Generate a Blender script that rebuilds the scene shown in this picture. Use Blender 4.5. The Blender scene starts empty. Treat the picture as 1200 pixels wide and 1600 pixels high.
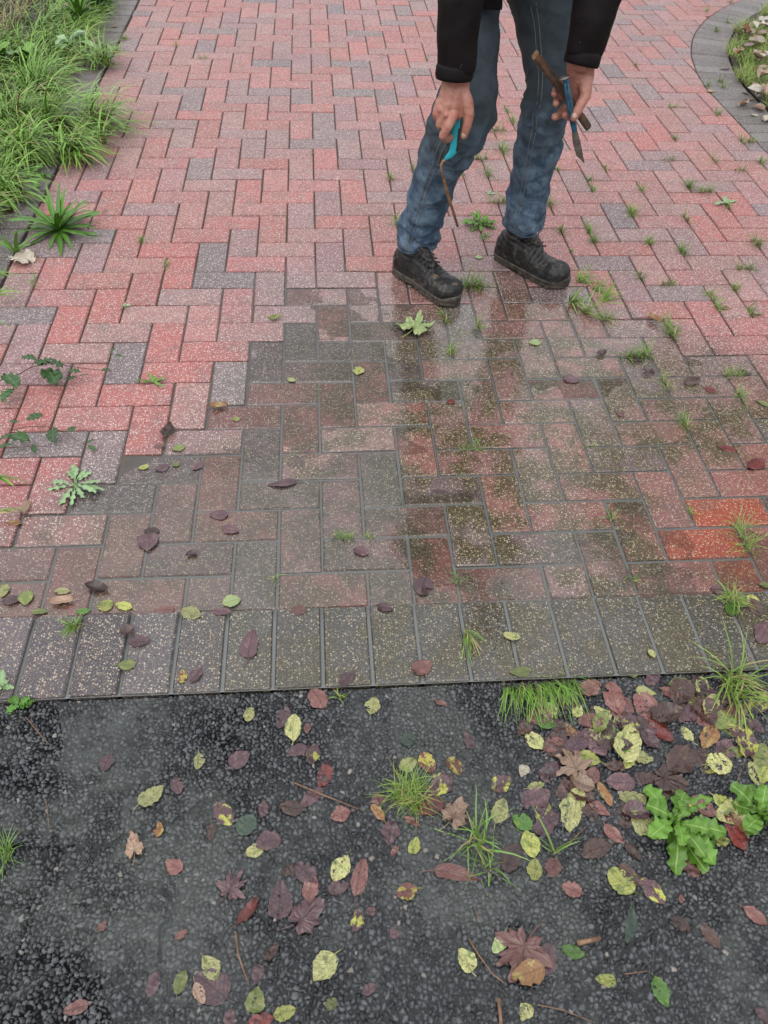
import bpy, bmesh, math, random
import numpy as np
from mathutils import Vector, Matrix
random.seed(7); rng = np.random.default_rng(11)
R = math.radians
scene = bpy.context.scene
C = scene.collection

# ------------------------------------------------------------------ camera
F_PX, PITCH, YAW, ROLL = 1273.7028, 0.80283783, 0.10422721, 0.04878494
CAM = Vector((0.10874782, -1.07962128, 1.41073990))
_fw = Vector((math.sin(YAW)*math.cos(PITCH), math.cos(YAW)*math.cos(PITCH), -math.sin(PITCH)))
_r0 = Vector((math.cos(YAW), -math.sin(YAW), 0)); _u0 = _r0.cross(_fw)
_rt = _r0*math.cos(ROLL) + _u0*math.sin(ROLL); _up = _u0*math.cos(ROLL) - _r0*math.sin(ROLL)
cd = bpy.data.cameras.new('camera'); cam = bpy.data.objects.new('camera', cd); C.objects.link(cam)
cam.matrix_world = Matrix(((_rt.x, _up.x, -_fw.x, CAM.x), (_rt.y, _up.y, -_fw.y, CAM.y), (_rt.z, _up.z, -_fw.z, CAM.z), (0, 0, 0, 1)))
cd.sensor_fit = 'VERTICAL'; cd.sensor_height = 36; cd.lens = 36*F_PX/1600; cd.clip_start = .02; cd.clip_end = 400
scene.camera = cam
scene.cycles.max_bounces = 6; scene.cycles.transparent_max_bounces = 6

# ------------------------------------------------------------------ sky, sun, exposure
SUN_EL, SUN_AZ = R(52), R(215)          # azimuth clockwise from +y: behind the camera, to the left
w = bpy.data.worlds.new('World'); scene.world = w; w.use_nodes = True
wt = w.node_tree; wt.nodes.clear()
sky = wt.nodes.new('ShaderNodeTexSky'); sky.sky_type = 'NISHITA'; sky.sun_disc = False
sky.sun_elevation = SUN_EL; sky.sun_rotation = SUN_AZ
sky.air_density = 1.0; sky.dust_density = 4.0; sky.ozone_density = 1.0
hs = wt.nodes.new('ShaderNodeHueSaturation'); hs.inputs['Saturation'].default_value = .22
bg = wt.nodes.new('ShaderNodeBackground'); bg.inputs['Strength'].default_value = .15
wo = wt.nodes.new('ShaderNodeOutputWorld')
# standard overcast cloud deck: the zenith three times as bright as the horizon, the same all round
tcw = wt.nodes.new('ShaderNodeTexCoord'); sxyz = wt.nodes.new('ShaderNodeSeparateXYZ'); mr_ = wt.nodes.new('ShaderNodeMapRange'); vs = wt.nodes.new('ShaderNodeVectorMath'); vs.operation = 'SCALE'
wt.links.new(tcw.outputs['Generated'], sxyz.inputs[0]); wt.links.new(sxyz.outputs[2], mr_.inputs[0]); mr_.inputs[1].default_value = 0; mr_.inputs[2].default_value = 1; mr_.inputs[3].default_value = 1/3; mr_.inputs[4].default_value = 1
vs.inputs[0].default_value = (5.6, 5.8, 6.15); wt.links.new(mr_.outputs[0], vs.inputs['Scale'])
cloud = wt.nodes.new('ShaderNodeMix'); cloud.data_type = 'RGBA'; cloud.inputs[0].default_value = .9; wt.links.new(vs.outputs[0], cloud.inputs[7])
wt.links.new(sky.outputs[0], hs.inputs['Color']); wt.links.new(hs.outputs[0], cloud.inputs[6]); wt.links.new(cloud.outputs[2], bg.inputs[0]); wt.links.new(bg.outputs[0], wo.inputs[0])
sd = bpy.data.lights.new('sun', 'SUN'); sun = bpy.data.objects.new('sun', sd); C.objects.link(sun)
sd.energy = .6; sd.angle = R(70); sd.color = (1, .97, .93)
_sdir = Vector((math.sin(SUN_AZ)*math.cos(SUN_EL), math.cos(SUN_AZ)*math.cos(SUN_EL), math.sin(SUN_EL)))
sun.rotation_euler = (-_sdir).to_track_quat('-Z', 'Y').to_euler()
scene.view_settings.view_transform = 'Standard'; scene.view_settings.look = 'None'
scene.view_settings.exposure = 1.18; scene.view_settings.gamma = 1.0
scene.view_settings.use_curve_mapping = False

# ------------------------------------------------------------------ helpers
def ray(px, py):
    return _fw + _rt*((px-600)/F_PX) - _up*((py-800)/F_PX)
def g(px, py, z=0.0):
    "the point at height z seen at photo pixel px, py"
    d = ray(px, py); return CAM + d*((z-CAM.z)/d.z)
def ry(px, py, Y):
    "the point at distance Y along the drive seen at photo pixel px, py"
    d = ray(px, py); return CAM + d*((Y-CAM.y)/d.y)
def proj(p):
    d = Vector(p)-CAM; z = d.dot(_fw)
    return 600+F_PX*d.dot(_rt)/z, 800-F_PX*d.dot(_up)/z
def sstep(a, b, x):
    t = np.clip((np.asarray(x, float)-a)/(b-a), 0, 1); return t*t*(3-2*t)
_perm = rng.random(65536)
def _h(i, j, k): return _perm[(i*73856093 ^ j*19349663 ^ k*83492791) & 65535]
def vnoise(p):
    "value noise, p is (n,3)"
    p = np.asarray(p, float); i = np.floor(p).astype(np.int64); f = p-i; f = f*f*(3-2*f); o = 0
    for dx in (0, 1):
        for dy in (0, 1):
            for dz in (0, 1):
                wgt = np.where(dx, f[:, 0], 1-f[:, 0])*np.where(dy, f[:, 1], 1-f[:, 1])*np.where(dz, f[:, 2], 1-f[:, 2])
                o = o + wgt*_h(i[:, 0]+dx, i[:, 1]+dy, i[:, 2]+dz)
    return o
def mesh(name, v, f, smooth=False, uv=None, attr=None, col=None):
    me = bpy.data.meshes.new(name); me.from_pydata([tuple(a) for a in v], [], [tuple(a) for a in f])
    if uv is not None:
        l = me.uv_layers.new(name='UVMap'); idx = np.zeros(len(me.loops), np.int32); me.loops.foreach_get('vertex_index', idx)
        l.data.foreach_set('uv', np.asarray(uv, np.float32)[idx].ravel())
    for k, a in (attr or {}).items():
        me.attributes.new(k, 'FLOAT', 'POINT').data.foreach_set('value', np.asarray(a, np.float32))
    if col is not None:
        me.attributes.new('bcol', 'FLOAT_COLOR', 'POINT').data.foreach_set('color', np.asarray(col, np.float32).ravel())
    if smooth: me.shade_smooth()
    me.update(); return me
def fastmesh(name, v, quads, smooth=True, attr=None):
    me = bpy.data.meshes.new(name); n = len(quads); k = quads.shape[1]
    me.vertices.add(len(v)); me.vertices.foreach_set('co', np.asarray(v, np.float32).ravel())
    me.loops.add(n*k); me.loops.foreach_set('vertex_index', np.asarray(quads, np.int32).ravel())
    me.polygons.add(n); me.polygons.foreach_set('loop_start', np.arange(0, n*k, k, dtype=np.int32)); me.polygons.foreach_set('loop_total', np.full(n, k, np.int32))
    for a, b in (attr or {}).items():
        me.attributes.new(a, 'FLOAT', 'POINT').data.foreach_set('value', np.asarray(b, np.float32))
    me.update(calc_edges=True)
    if smooth: me.shade_smooth()
    return me
def obj(name, me, mat=None, parent=None):
    o = bpy.data.objects.new(name, me); C.objects.link(o)
    if mat is not None and me is not None and not me.materials: me.materials.append(mat)
    if parent is not None: o.parent = parent
    return o
def empty(name, loc=(0, 0, 0)):
    o = bpy.data.objects.new(name, None); C.objects.link(o); o.location = loc; o.empty_display_size = .05; return o
def tag(o, label, cat, group=None, kind=None):
    o['label'] = label; o['category'] = cat
    if group: o['group'] = group
    if kind: o['kind'] = kind
    return o
def tube(pts, rad, seg=12, cap=True, ratio=None, ref=(0, 0, 1)):
    "swept tube through pts; ratio = thickness across ref / width"
    pts = [Vector(p) for p in pts]; n = len(pts)
    if not hasattr(rad, '__len__'): rad = [rad]*n
    if ratio is None: ratio = 1.0
    if not hasattr(ratio, '__len__'): ratio = [ratio]*n
    v, f = [], []; u = None
    for i in range(n):
        t = (pts[min(i+1, n-1)]-pts[max(i-1, 0)]).normalized()
        if u is None:
            u = Vector(ref); u = u-t*u.dot(t)
            if u.length < 1e-3: u = Vector((1, 0, 0)); u = u-t*u.dot(t)
        else: u = u-t*u.dot(t)
        u.normalize(); b = t.cross(u)
        for k in range(seg):
            a = 2*math.pi*k/seg; v.append(pts[i]+u*(math.cos(a)*rad[i]*ratio[i])+b*(math.sin(a)*rad[i]))
    for i in range(n-1):
        for k in range(seg):
            k2 = (k+1) % seg; f.append((i*seg+k, i*seg+k2, (i+1)*seg+k2, (i+1)*seg+k))
    if cap:
        f.append(tuple(range(seg-1, -1, -1))); f.append(tuple((n-1)*seg+k for k in range(seg)))
    return v, f
def join(parts):
    V, F = [], []
    for v, f in parts:
        o = len(V); V += list(v); F += [tuple(i+o for i in q) for q in f]
    return V, F
def capsule(pts, rad, seg=14):
    "tube with rounded ends"
    pts = [Vector(p) for p in pts]; rad = list(rad)
    def endcap(p, q, r):
        d = (p-q).normalized(); return [(p+d*(r*s), r*math.sqrt(max(1-s*s, 0))+1e-5) for s in (.98, .85, .6, .3)]
    a = endcap(pts[0], pts[1], rad[0]); b = endcap(pts[-1], pts[-2], rad[-1])
    P = [x[0] for x in a]+pts+[x[0] for x in b[::-1]]; Q = [x[1] for x in a]+rad+[x[1] for x in b[::-1]]
    return tube(P, Q, seg)
def ellipsoid(c, ax, seg=16, rings=10):
    "ax: three half-axis vectors"
    c = Vector(c); A, B, D = [Vector(a) for a in ax]; v = [c+D]; f = []
    for i in range(1, rings):
        t = math.pi*i/rings
        for k in range(seg):
            p = 2*math.pi*k/seg; v.append(c+A*(math.sin(t)*math.cos(p))+B*(math.sin(t)*math.sin(p))+D*math.cos(t))
    v.append(c-D); L = len(v)-1
    for k in range(seg): f.append((0, 1+k, 1+(k+1) % seg))
    for i in range(rings-2):
        for k in range(seg):
            k2 = (k+1) % seg; f.append((1+i*seg+k, 1+(i+1)*seg+k, 1+(i+1)*seg+k2, 1+i*seg+k2))
    for k in range(seg): f.append((L, 1+(rings-2)*seg+(k+1) % seg, 1+(rings-2)*seg+k))
    return v, f
def fuse(name, parts, voxel, smooth=4):
    "one continuous closed surface from overlapping closed parts"
    v, f = join(parts); me = mesh(name+'_tmp', v, f); o = bpy.data.objects.new('tmp', me); C.objects.link(o)
    bm = bmesh.new(); bm.from_mesh(me); bmesh.ops.recalc_face_normals(bm, faces=bm.faces); bm.to_mesh(me); bm.free()
    m = o.modifiers.new('r', 'REMESH'); m.mode = 'VOXEL'; m.voxel_size = voxel
    if smooth: s = o.modifiers.new('s', 'SMOOTH'); s.iterations = smooth; s.factor = .5
    dg = bpy.context.evaluated_depsgraph_get(); dg.update()
    out = bpy.data.meshes.new_from_object(o.evaluated_get(dg)); out.name = name
    bpy.data.objects.remove(o); bpy.data.meshes.remove(me); out.shade_smooth(); return out
def displace(me, fn):
    n = len(me.vertices); co = np.zeros(n*3, np.float32); me.vertices.foreach_get('co', co); co = co.reshape(-1, 3).astype(float)
    no = np.zeros(n*3, np.float32); me.vertex_normals.foreach_get('vector', no); no = no.reshape(-1, 3)
    co = co+no*fn(co)[:, None]; me.vertices.foreach_set('co', co.astype(np.float32).ravel()); me.update()

# ------------------------------------------------------------------ node helpers
def nd(nt, typ, ins=None, **props):
    n = nt.nodes.new(typ)
    for k, v in props.items(): setattr(n, k, v)
    for k, v in (ins or {}).items():
        s = n.inputs[k]
        if isinstance(v, bpy.types.NodeSocket): nt.links.new(v, s)
        else: s.default_value = v
    return n
def mth(nt, op, a, b=0.0, c=None, clamp=False):
    i = {0: a, 1: b}
    if c is not None: i[2] = c
    return nd(nt, 'ShaderNodeMath', i, operation=op, use_clamp=clamp).outputs[0]
def mix(nt, f, a, b, blend='MIX'):
    if isinstance(a, tuple): a = (*a[:3], 1)
    if isinstance(b, tuple): b = (*b[:3], 1)
    return nd(nt, 'ShaderNodeMix', {0: f, 6: a, 7: b}, data_type='RGBA', blend_type=blend).outputs[2]
def mixf(nt, f, a, b): return nd(nt, 'ShaderNodeMix', {0: f, 2: a, 3: b}, data_type='FLOAT').outputs[0]
def ramp(nt, x, lo, hi):
    return nd(nt, 'ShaderNodeMapRange', {0: x, 1: lo, 2: hi, 3: 0.0, 4: 1.0}, interpolation_type='SMOOTHSTEP').outputs[0]
def noise(nt, vec, scale, detail=3.0, rough=.55, dist=0.0):
    return nd(nt, 'ShaderNodeTexNoise', {'Vector': vec, 'Scale': scale, 'Detail': detail, 'Roughness': rough, 'Distortion': dist}).outputs[0]
def vor(nt, vec, scale): return nd(nt, 'ShaderNodeTexVoronoi', {'Vector': vec, 'Scale': scale})
def scale_c(nt, c, f):
    return nd(nt, 'ShaderNodeVectorMath', {0: c, 'Scale': f}, operation='SCALE').outputs[0]
def bump(nt, h, strength, dist, normal=None):
    i = {'Height': h, 'Strength': strength, 'Distance': dist}
    if normal is not None: i['Normal'] = normal
    return nd(nt, 'ShaderNodeBump', i).outputs[0]
def newmat(name):
    m = bpy.data.materials.new(name); m.use_nodes = True; nt = m.node_tree
    return m, nt, nt.nodes['Principled BSDF']
def put(nt, b, **kw):
    names = dict(col='Base Color', rough='Roughness', nrm='Normal', coat='Coat Weight', coatr='Coat Roughness', coatn='Coat Normal', metal='Metallic', spec='Specular IOR Level', sss='Subsurface Weight', trans='Transmission Weight', alpha='Alpha', sheen='Sheen Weight')
    for k, v in kw.items():
        s = b.inputs[names[k]]
        if isinstance(v, bpy.types.NodeSocket): nt.links.new(v, s)
        elif isinstance(v, tuple): s.default_value = (*v[:3], 1)
        else: s.default_value = v
def geo_pos(nt): return nd(nt, 'ShaderNodeNewGeometry').outputs['Position']
def objrand(nt): return nd(nt, 'ShaderNodeObjectInfo').outputs['Random']

# ------------------------------------------------------------------ the sunken, flooded corner of the drive
def wet_d(x, y):
    "metres inside the outline of the flooded area (negative outside)"
    xl = -0.03-0.30*(1.335-y)-0.9*np.maximum(0, .6-y); xr = 0.92+1.15*(1.3-y)
    return np.minimum(np.minimum(x-xl, xr-x), 1.36-y)
def sag(x, y):
    x = np.asarray(x, float); y = np.asarray(y, float)
    s = .0038*sstep(-.04, .14, wet_d(x, y))
    s = s+.0022*sstep(.55, .2, x)*sstep(-.02, .12, wet_d(x, y))
    s = s+.0016*sstep(.22, .02, y)*sstep(-.02, .1, wet_d(x, y))
    return np.where(y < 0, .003*sstep(-.35, -.1, x), s)
Z_WATER = -.0050
def wet_nodes(nt, pos, edging=False):
    s = nd(nt, 'ShaderNodeSeparateXYZ', {0: pos}); x, y = s.outputs[0], s.outputs[1]
    n = mth(nt, 'MULTIPLY', mth(nt, 'SUBTRACT', noise(nt, pos, 5.0, 4.0, .6), .5), .42)
    if edging:
        d = mth(nt, 'MINIMUM', mth(nt, 'ADD', x, .3), mth(nt, 'SUBTRACT', .25, y))
    else:
        t = mth(nt, 'MULTIPLY', mth(nt, 'SUBTRACT', 1.335, y), .30)
        q = mth(nt, 'MULTIPLY', mth(nt, 'MAXIMUM', mth(nt, 'SUBTRACT', .6, y), 0.0), .9)
        a = mth(nt, 'ADD', mth(nt, 'ADD', mth(nt, 'ADD', x, .03), t), q)
        b = mth(nt, 'SUBTRACT', mth(nt, 'ADD', .92, mth(nt, 'MULTIPLY', mth(nt, 'SUBTRACT', 1.3, y), 1.15)), x)
        d = mth(nt, 'MINIMUM', mth(nt, 'MINIMUM', a, b), mth(nt, 'SUBTRACT', 1.36, y))
    d = mth(nt, 'ADD', d, n)
    return ramp(nt, d, -.16, .10), ramp(nt, d, -.08, .42)      # wet, silty blocks and pale-painted joints

def brick_mat(name, from_attr=False, edging=False):
    m, nt, b = newmat(name); pos = geo_pos(nt); oi = nd(nt, 'ShaderNodeObjectInfo')
    if from_attr: col = nd(nt, 'ShaderNodeAttribute', attribute_name='bcol').outputs['Color']
    else: col = oi.outputs['Color']
    big = noise(nt, pos, 16.0, 4.0, .6)
    col = mix(nt, ramp(nt, big, .42, .75), col, mix(nt, .5, col, (.15, .115, .11)))           # greyer bloom in patches
    grime = noise(nt, pos, 2.4, 5.0, .68); col = mix(nt, mth(nt, 'MULTIPLY', ramp(nt, grime, .50, .72), .38), scale_c(nt, col, mixf(nt, grime, .88, 1.14)), (.145, .115, .10))
    fine = noise(nt, pos, 420.0, 2.0, .7)
    col = scale_c(nt, col, mixf(nt, fine, .5, 1.3))
    v1 = vor(nt, pos, 200.0); sep = nd(nt, 'ShaderNodeSeparateColor', {0: v1.outputs['Color']})
    sp = mth(nt, 'MULTIPLY', ramp(nt, v1.outputs['Distance'], .47, .30), mth(nt, 'GREATER_THAN', sep.outputs[0], .57 if not edging else .64))
    v2 = vor(nt, pos, 420.0); sep2 = nd(nt, 'ShaderNodeSeparateColor', {0: v2.outputs['Color']})
    sp2 = mth(nt, 'MULTIPLY', ramp(nt, v2.outputs['Distance'], .5, .3), mth(nt, 'GREATER_THAN', sep2.outputs[0], .56))
    spk = mth(nt, 'MAXIMUM', sp, mth(nt, 'MULTIPLY', sp2, .7))
    dk = mth(nt, 'MULTIPLY', ramp(nt, v1.outputs['Distance'], .45, .3), mth(nt, 'LESS_THAN', sep.outputs[0], .14))
    wet, silt = wet_nodes(nt, pos, edging)
    speckc = mix(nt, sep.outputs[1], (.70, .60, .55), (.50, .39, .34))
    speckw = mix(nt, sep.outputs[1], (.60, .54, .38), (.34, .25, .12))
    if edging: speckc = mix(nt, sep.outputs[1], (.55, .47, .38), (.38, .28, .18))
    patch = ramp(nt, noise(nt, pos, 9.0, 5.0, .66), .60, .42)                                 # where the silt film stays
    sx = nd(nt, 'ShaderNodeSeparateXYZ', {0: pos}); lft = ramp(nt, sx.outputs[0], -.55, .40)
    thin_spot = ramp(nt, nd(nt, 'ShaderNodeVectorMath', {0: pos, 1: (1.13, .20, 0.0)}, operation='DISTANCE').outputs['Value'], .13, .30)      # silt film thins out round this spot
    film = mth(nt, 'MULTIPLY', mth(nt, 'MULTIPLY', silt, mixf(nt, patch, .08, .90)), mth(nt, 'MULTIPLY', mixf(nt, lft, .45, 1.0), mixf(nt, thin_spot, .1, 1.0)))
    olive = mix(nt, noise(nt, pos, 30.0, 3.0), (.026, .018, .005), (.064, .053, .022))
    wcol = mix(nt, wet, col, scale_c(nt, col, .60))
    wcol = mix(nt, film, wcol, olive)
    wcol = mix(nt, mth(nt, 'MULTIPLY', dk, .6), wcol, (.03, .025, .025))
    wcol = mix(nt, mth(nt, 'MULTIPLY', spk, mixf(nt, silt, .76, .56 if not edging else .42)), wcol, mix(nt, silt, speckc, speckw))
    h = mth(nt, 'ADD', mth(nt, 'MULTIPLY', spk, .5), mth(nt, 'ADD', mth(nt, 'MULTIPLY', fine, .9), mth(nt, 'MULTIPLY', noise(nt, pos, 150.0, 2.0), 1.2)))
    nrm = bump(nt, h, mixf(nt, silt, .8, .5), .0016)
    put(nt, b, col=wcol, rough=mixf(nt, wet, .58, .26), nrm=nrm, spec=mixf(nt, wet, .28, .15), coat=mth(nt, 'ADD', mth(nt, 'MULTIPLY', wet, .96), .04), coatr=mixf(nt, wet, .2, .045), coatn=bump(nt, mth(nt, 'ADD', noise(nt, pos, 38.0, 2.0), mth(nt, 'MULTIPLY', noise(nt, pos, 170.0, 1.0), .35)), .22, .003))
    return m
M = {}
M['brick'] = brick_mat('brick_red_blend'); M['brick_far'] = brick_mat('brick_red_blend_far', True)
M['edge'] = brick_mat('brick_charcoal', edging=True)

def simple(name, c1, c2, scale=20.0, rough=.8, bs=.4, bd=.003, bscale=80.0):
    m, nt, b = newmat(name); pos = geo_pos(nt)
    put(nt, b, col=mix(nt, ramp(nt, noise(nt, pos, scale, 5.0, .62), .3, .7), c1, c2), rough=rough, nrm=bump(nt, noise(nt, pos, bscale, 4.0, .7), bs, bd)); return m
M['soil'] = simple('wet_soil', (.022, .016, .010), (.055, .042, .026), 25.0, .7, .8, .01, 60.0)
M['ground'] = simple('ground_green', (.045, .07, .02), (.08, .075, .035), 3.0, .9, .6, .02, 30.0)

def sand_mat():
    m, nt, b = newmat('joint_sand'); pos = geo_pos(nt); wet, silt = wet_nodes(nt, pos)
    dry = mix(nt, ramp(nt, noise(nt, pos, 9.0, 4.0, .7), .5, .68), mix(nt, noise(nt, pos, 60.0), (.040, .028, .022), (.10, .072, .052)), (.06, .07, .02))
    put(nt, b, col=mix(nt, silt, dry, (.135, .14, .135)), rough=mixf(nt, wet, .85, .35), nrm=bump(nt, noise(nt, pos, 300.0, 3.0), .6, .002)); return m  # wet joints paled to paint in the sky mirrored by their water
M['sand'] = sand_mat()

def water_mat():
    m, nt, b = newmat('standing_water'); nt.nodes.remove(b); pos = geo_pos(nt); out = nt.nodes['Material Output']
    h = mth(nt, 'ADD', noise(nt, pos, 9.0, 2.0), mth(nt, 'MULTIPLY', noise(nt, pos, 60.0, 2.0), .12))
    nrm = bump(nt, h, .10, .02)
    gl = nd(nt, 'ShaderNodeBsdfGlossy', {'Roughness': .02, 'Normal': nrm, 'Color': (1, 1, 1, 1)})
    tr = nd(nt, 'ShaderNodeBsdfTransparent', {'Color': (.97, .97, .95, 1)})
    df = nd(nt, 'ShaderNodeBsdfDiffuse', {'Color': (.33, .36, .37, 1)})                         # fine silt, tinted blue-grey to paint in the sky's pale haze
    body = nd(nt, 'ShaderNodeMixShader', {0: .03, 1: tr.outputs[0], 2: df.outputs[0]})
    fr = nd(nt, 'ShaderNodeFresnel', {'IOR': 1.333, 'Normal': nrm})
    mx = nd(nt, 'ShaderNodeMixShader', {0: fr.outputs[0], 1: body.outputs[0], 2: gl.outputs[0]})
    nt.links.new(mx.outputs[0], out.inputs['Surface']); return m
M['water'] = water_mat()

# ================================================================== SETTING
o = obj('ground', mesh('ground', [(-90, -90, -.07), (90, -90, -.07), (90, 90, -.07), (-90, 90, -.07)], [(0, 1, 2, 3)]), M['ground'])
tag(o, 'open ground stretching away around the drive and the road', 'ground', kind='structure')

J = .1                                    # laying module: blocks of 200 x 100 mm
XL, XR, YB = -.905, 2.07, 6.4             # limits of the herringbone field
ARC_C, ARC_R, ARC_Y = Vector((4.40, 3.0)), 2.33, 3.0
def brick_poly_mesh(poly, zt=0.0, ch=.0030, dep=.0030, th=.06, wob=.0006):
    "paving block from a convex outline (counter-clockwise), chamfered top, top at z=0"
    v, f = [], []; n = len(poly); poly = [Vector(p) for p in poly]; c = sum(poly, Vector((0, 0)))/n
    for i, p in enumerate(poly):
        e0, e1 = (p-poly[i-1]), (poly[(i+1) % n]-p)
        if e0.length < 1e-6 or e1.length < 1e-6: q = p+(c-p)*.03
        else:
            e0.normalize(); e1.normalize(); n0, n1 = Vector((-e0.y, e0.x)), Vector((-e1.y, e1.x)); m = n0+n1; m = m/max(m.length_squared, .5)*2*ch
            q = p+m*.5*2 if m.length < (c-p).length*.6 else p+(c-p)*.2
        v.append((q.x+random.uniform(-wob, wob), q.y+random.uniform(-wob, wob), zt+random.uniform(-wob, wob)*.5))
    for p in poly: v.append((p[0]+random.uniform(-wob, wob)*.6, p[1]+random.uniform(-wob, wob)*.6, zt-dep))
    for p in poly: v.append((p[0], p[1], zt-th))
    f.append(tuple(range(n)))
    for i in range(n):
        k = (i+1) % n; f.append((n+i, n+k, k, i)); f.append((2*n+i, 2*n+k, n+k, n+i))
    return v, f
def full_brick(l=.195, w_=.0948):
    a, b = l/2, w_/2
    # corners knocked a little round and edges slightly worn
    r = .0025; P = [(-a+r, -b), (a-r, -b), (a, -b+r), (a, b-r), (a-r, b), (-a+r, b), (-a, b-r), (-a, -b+r)]
    return brick_poly_mesh(P)
FULL = [mesh('paving_block', *full_brick()) for _ in range(8)]
for me in FULL: me.materials.append(M['brick'])
FULL_E = [mesh('edging_block', *full_brick(.196, .0925)) for _ in range(6)]
for me in FULL_E: me.materials.append(M['edge'])
PAL = [((.345, .125, .113), 26), ((.335, .140, .130), 28), ((.305, .152, .146), 26), ((.265, .152, .150), 17), ((.205, .142, .146), 9), ((.170, .130, .136), 3)]
def pick_col():
    t = random.uniform(0, sum(w_ for _, w_ in PAL))
    for c, w_ in PAL:
        t -= w_
        if t <= 0: break
    k = random.uniform(.9, 1.1); return (c[0]*k, c[1]*k*random.uniform(.95, 1.06), c[2]*k, 1)
# blocks whose colour stands out in the photograph: (pixel) -> colour
RED, PNK, MAU, GRY, DGR = (.365, .112, .100), (.34, .13, .12), (.28, .15, .145), (.20, .142, .142), (.155, .122, .128)
COLS = {(1140, 800): (.50, .085, .045), (1120, 860): (.46, .085, .05), (1140, 905): (.42, .10, .06), (355, 560): RED, (275, 525): RED, (185, 545): DGR, (130, 650): PNK, (210, 640): RED, (340, 405): GRY,
        (350, 440): GRY, (290, 390): RED, (220, 395): RED, (270, 440): RED, (150, 590): PNK, (60, 490): DGR, (110, 500): RED, (190, 480): RED, (1020, 230): RED, (1045, 215): RED,
        (1120, 335): RED, (1150, 320): RED, (1090, 345): RED, (335, 395): DGR, (350, 430): DGR, (300, 400): RED, (225, 575): RED, (215, 610): RED, (180, 660): PNK, (40, 640): RED, (110, 900): RED, (195, 600): RED,
        (700, 620): GRY, (640, 560): GRY, (1000, 600): GRY, (690, 390): PNK, (740, 395): MAU, (705, 440): MAU, (830, 470): (.22, .10, .09)}
COLG = [(g(*k), v) for k, v in COLS.items()]

def clip_half(poly, nrm, d):
    "keep the side n.p <= d"
    out = []; n = len(poly)
    for i in range(n):
        a, b = Vector(poly[i]), Vector(poly[(i+1) % n]); da, db = nrm.dot(a)-d, nrm.dot(b)-d
        if da <= 0: out.append(a)
        if (da < 0 < db) or (db < 0 < da): out.append(a+(b-a)*(da/(da-db)))
    return out
blocks = []      # (x0,y0,x1,y1,horizontal)
for r in range(0, int(YB/J)+1):
    for c in range(-14, 46):
        s = (c-r) % 4
        if s == 0: blocks.append((c*J, r*J, (c+2)*J, (r+1)*J, True))
        elif s == 3: blocks.append((c*J, r*J, (c+1)*J, (r+2)*J, False))
        elif s == 2 and r == 0: blocks.append((c*J, 0, (c+1)*J, J, None))
drive = empty('driveway'); tag(drive, 'red and grey herringbone block paving, flooded near its front edge', 'driveway', kind='structure')
cand = []
for (x0, y0, x1, y1, hz) in blocks:
    cx, cy = (x0+x1)/2, (y0+y1)/2; gap = .0026
    if x1 < XL+.02 or cx > 5.5: continue
    P = [Vector((x0+gap, y0+gap)), Vector((x1-gap, y0+gap)), Vector((x1-gap, y1-gap)), Vector((x0+gap, y1-gap))]; clipped = hz is None
    if x0 < XL-.001: P = clip_half(P, Vector((-1, 0)), -(XL+gap)); clipped = True
    if cy < ARC_Y+.2:
        if x1 > XR: P = clip_half(P, Vector((1, 0)), XR-gap); clipped = True
    if P and cy > ARC_Y-.1:
        cc = sum(P, Vector((0, 0)))/len(P); dv = (ARC_C-cc)
        if dv.length < ARC_R+.2 and cc.x < ARC_C.x+.3:
            nv = dv.normalized(); P = clip_half(P, nv, nv.dot(ARC_C)-ARC_R-gap); clipped = True
    if len(P) < 3: continue
    area = abs(sum(P[i].x*P[(i+1) % len(P)].y-P[(i+1) % len(P)].x*P[i].y for i in range(len(P))))/2
    if area < .0006: continue
    cc = sum(P, Vector((0, 0)))/len(P)
    px, py = proj((cc.x, cc.y, 0)); dist = (Vector((cc.x, cc.y, 0))-CAM).length
    inside = -60 < px < 1260 and -40 < py < 1650
    size = area*CAM.z/dist**3 if inside else 0
    col = pick_col()
    for gp, cv in COLG:
        if x0 <= gp.x <= x1 and y0 <= gp.y <= y1: col = (*cv, 1)
    cand.append((size, P, clipped and area < .0185, hz, cc, col))
cand.sort(key=lambda t: -t[0])
FV, FF, FC = [], [], []
for i, (size, P, clipped, hz, cc, col) in enumerate(cand):
    z = -float(sag(cc.x, cc.y))+random.gauss(0, .0007); near = 1 if size > 0 else 0
    tx, ty = random.gauss(0, .0045), random.gauss(0, .0045)
    if clipped: tx *= .4; ty *= .4
    if i < 300 and size > 0:
        if clipped:
            me = mesh('paving_block_cut', *brick_poly_mesh([p-cc for p in P])); me.materials.append(M['brick'])
            o = obj('brick', me, None, drive)
        else:
            o = obj('brick', random.choice(FULL), None, drive)
        o.location = (cc.x+random.uniform(-.0006, .0006), cc.y+random.uniform(-.0006, .0006), z)
        o.rotation_euler = (tx, ty, (0 if (hz or clipped) else math.pi/2)+random.gauss(0, .0035)); o.color = col
        if not clipped and random.random() < .5: o.rotation_euler.z += math.pi
    else:
        v, f = brick_poly_mesh([p-cc for p in P]); n0 = len(FV)
        FV += [(a[0]+cc.x, a[1]+cc.y, a[2]+z+a[0]*ty-a[1]*tx) for a in v]; FF += [tuple(k+n0 for k in q) for q in f]; FC += [col]*len(v)
o = obj('brick', mesh('paving_blocks_far', FV, FF, col=FC), M['brick_far'], drive); o['kind'] = 'stuff'
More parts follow.
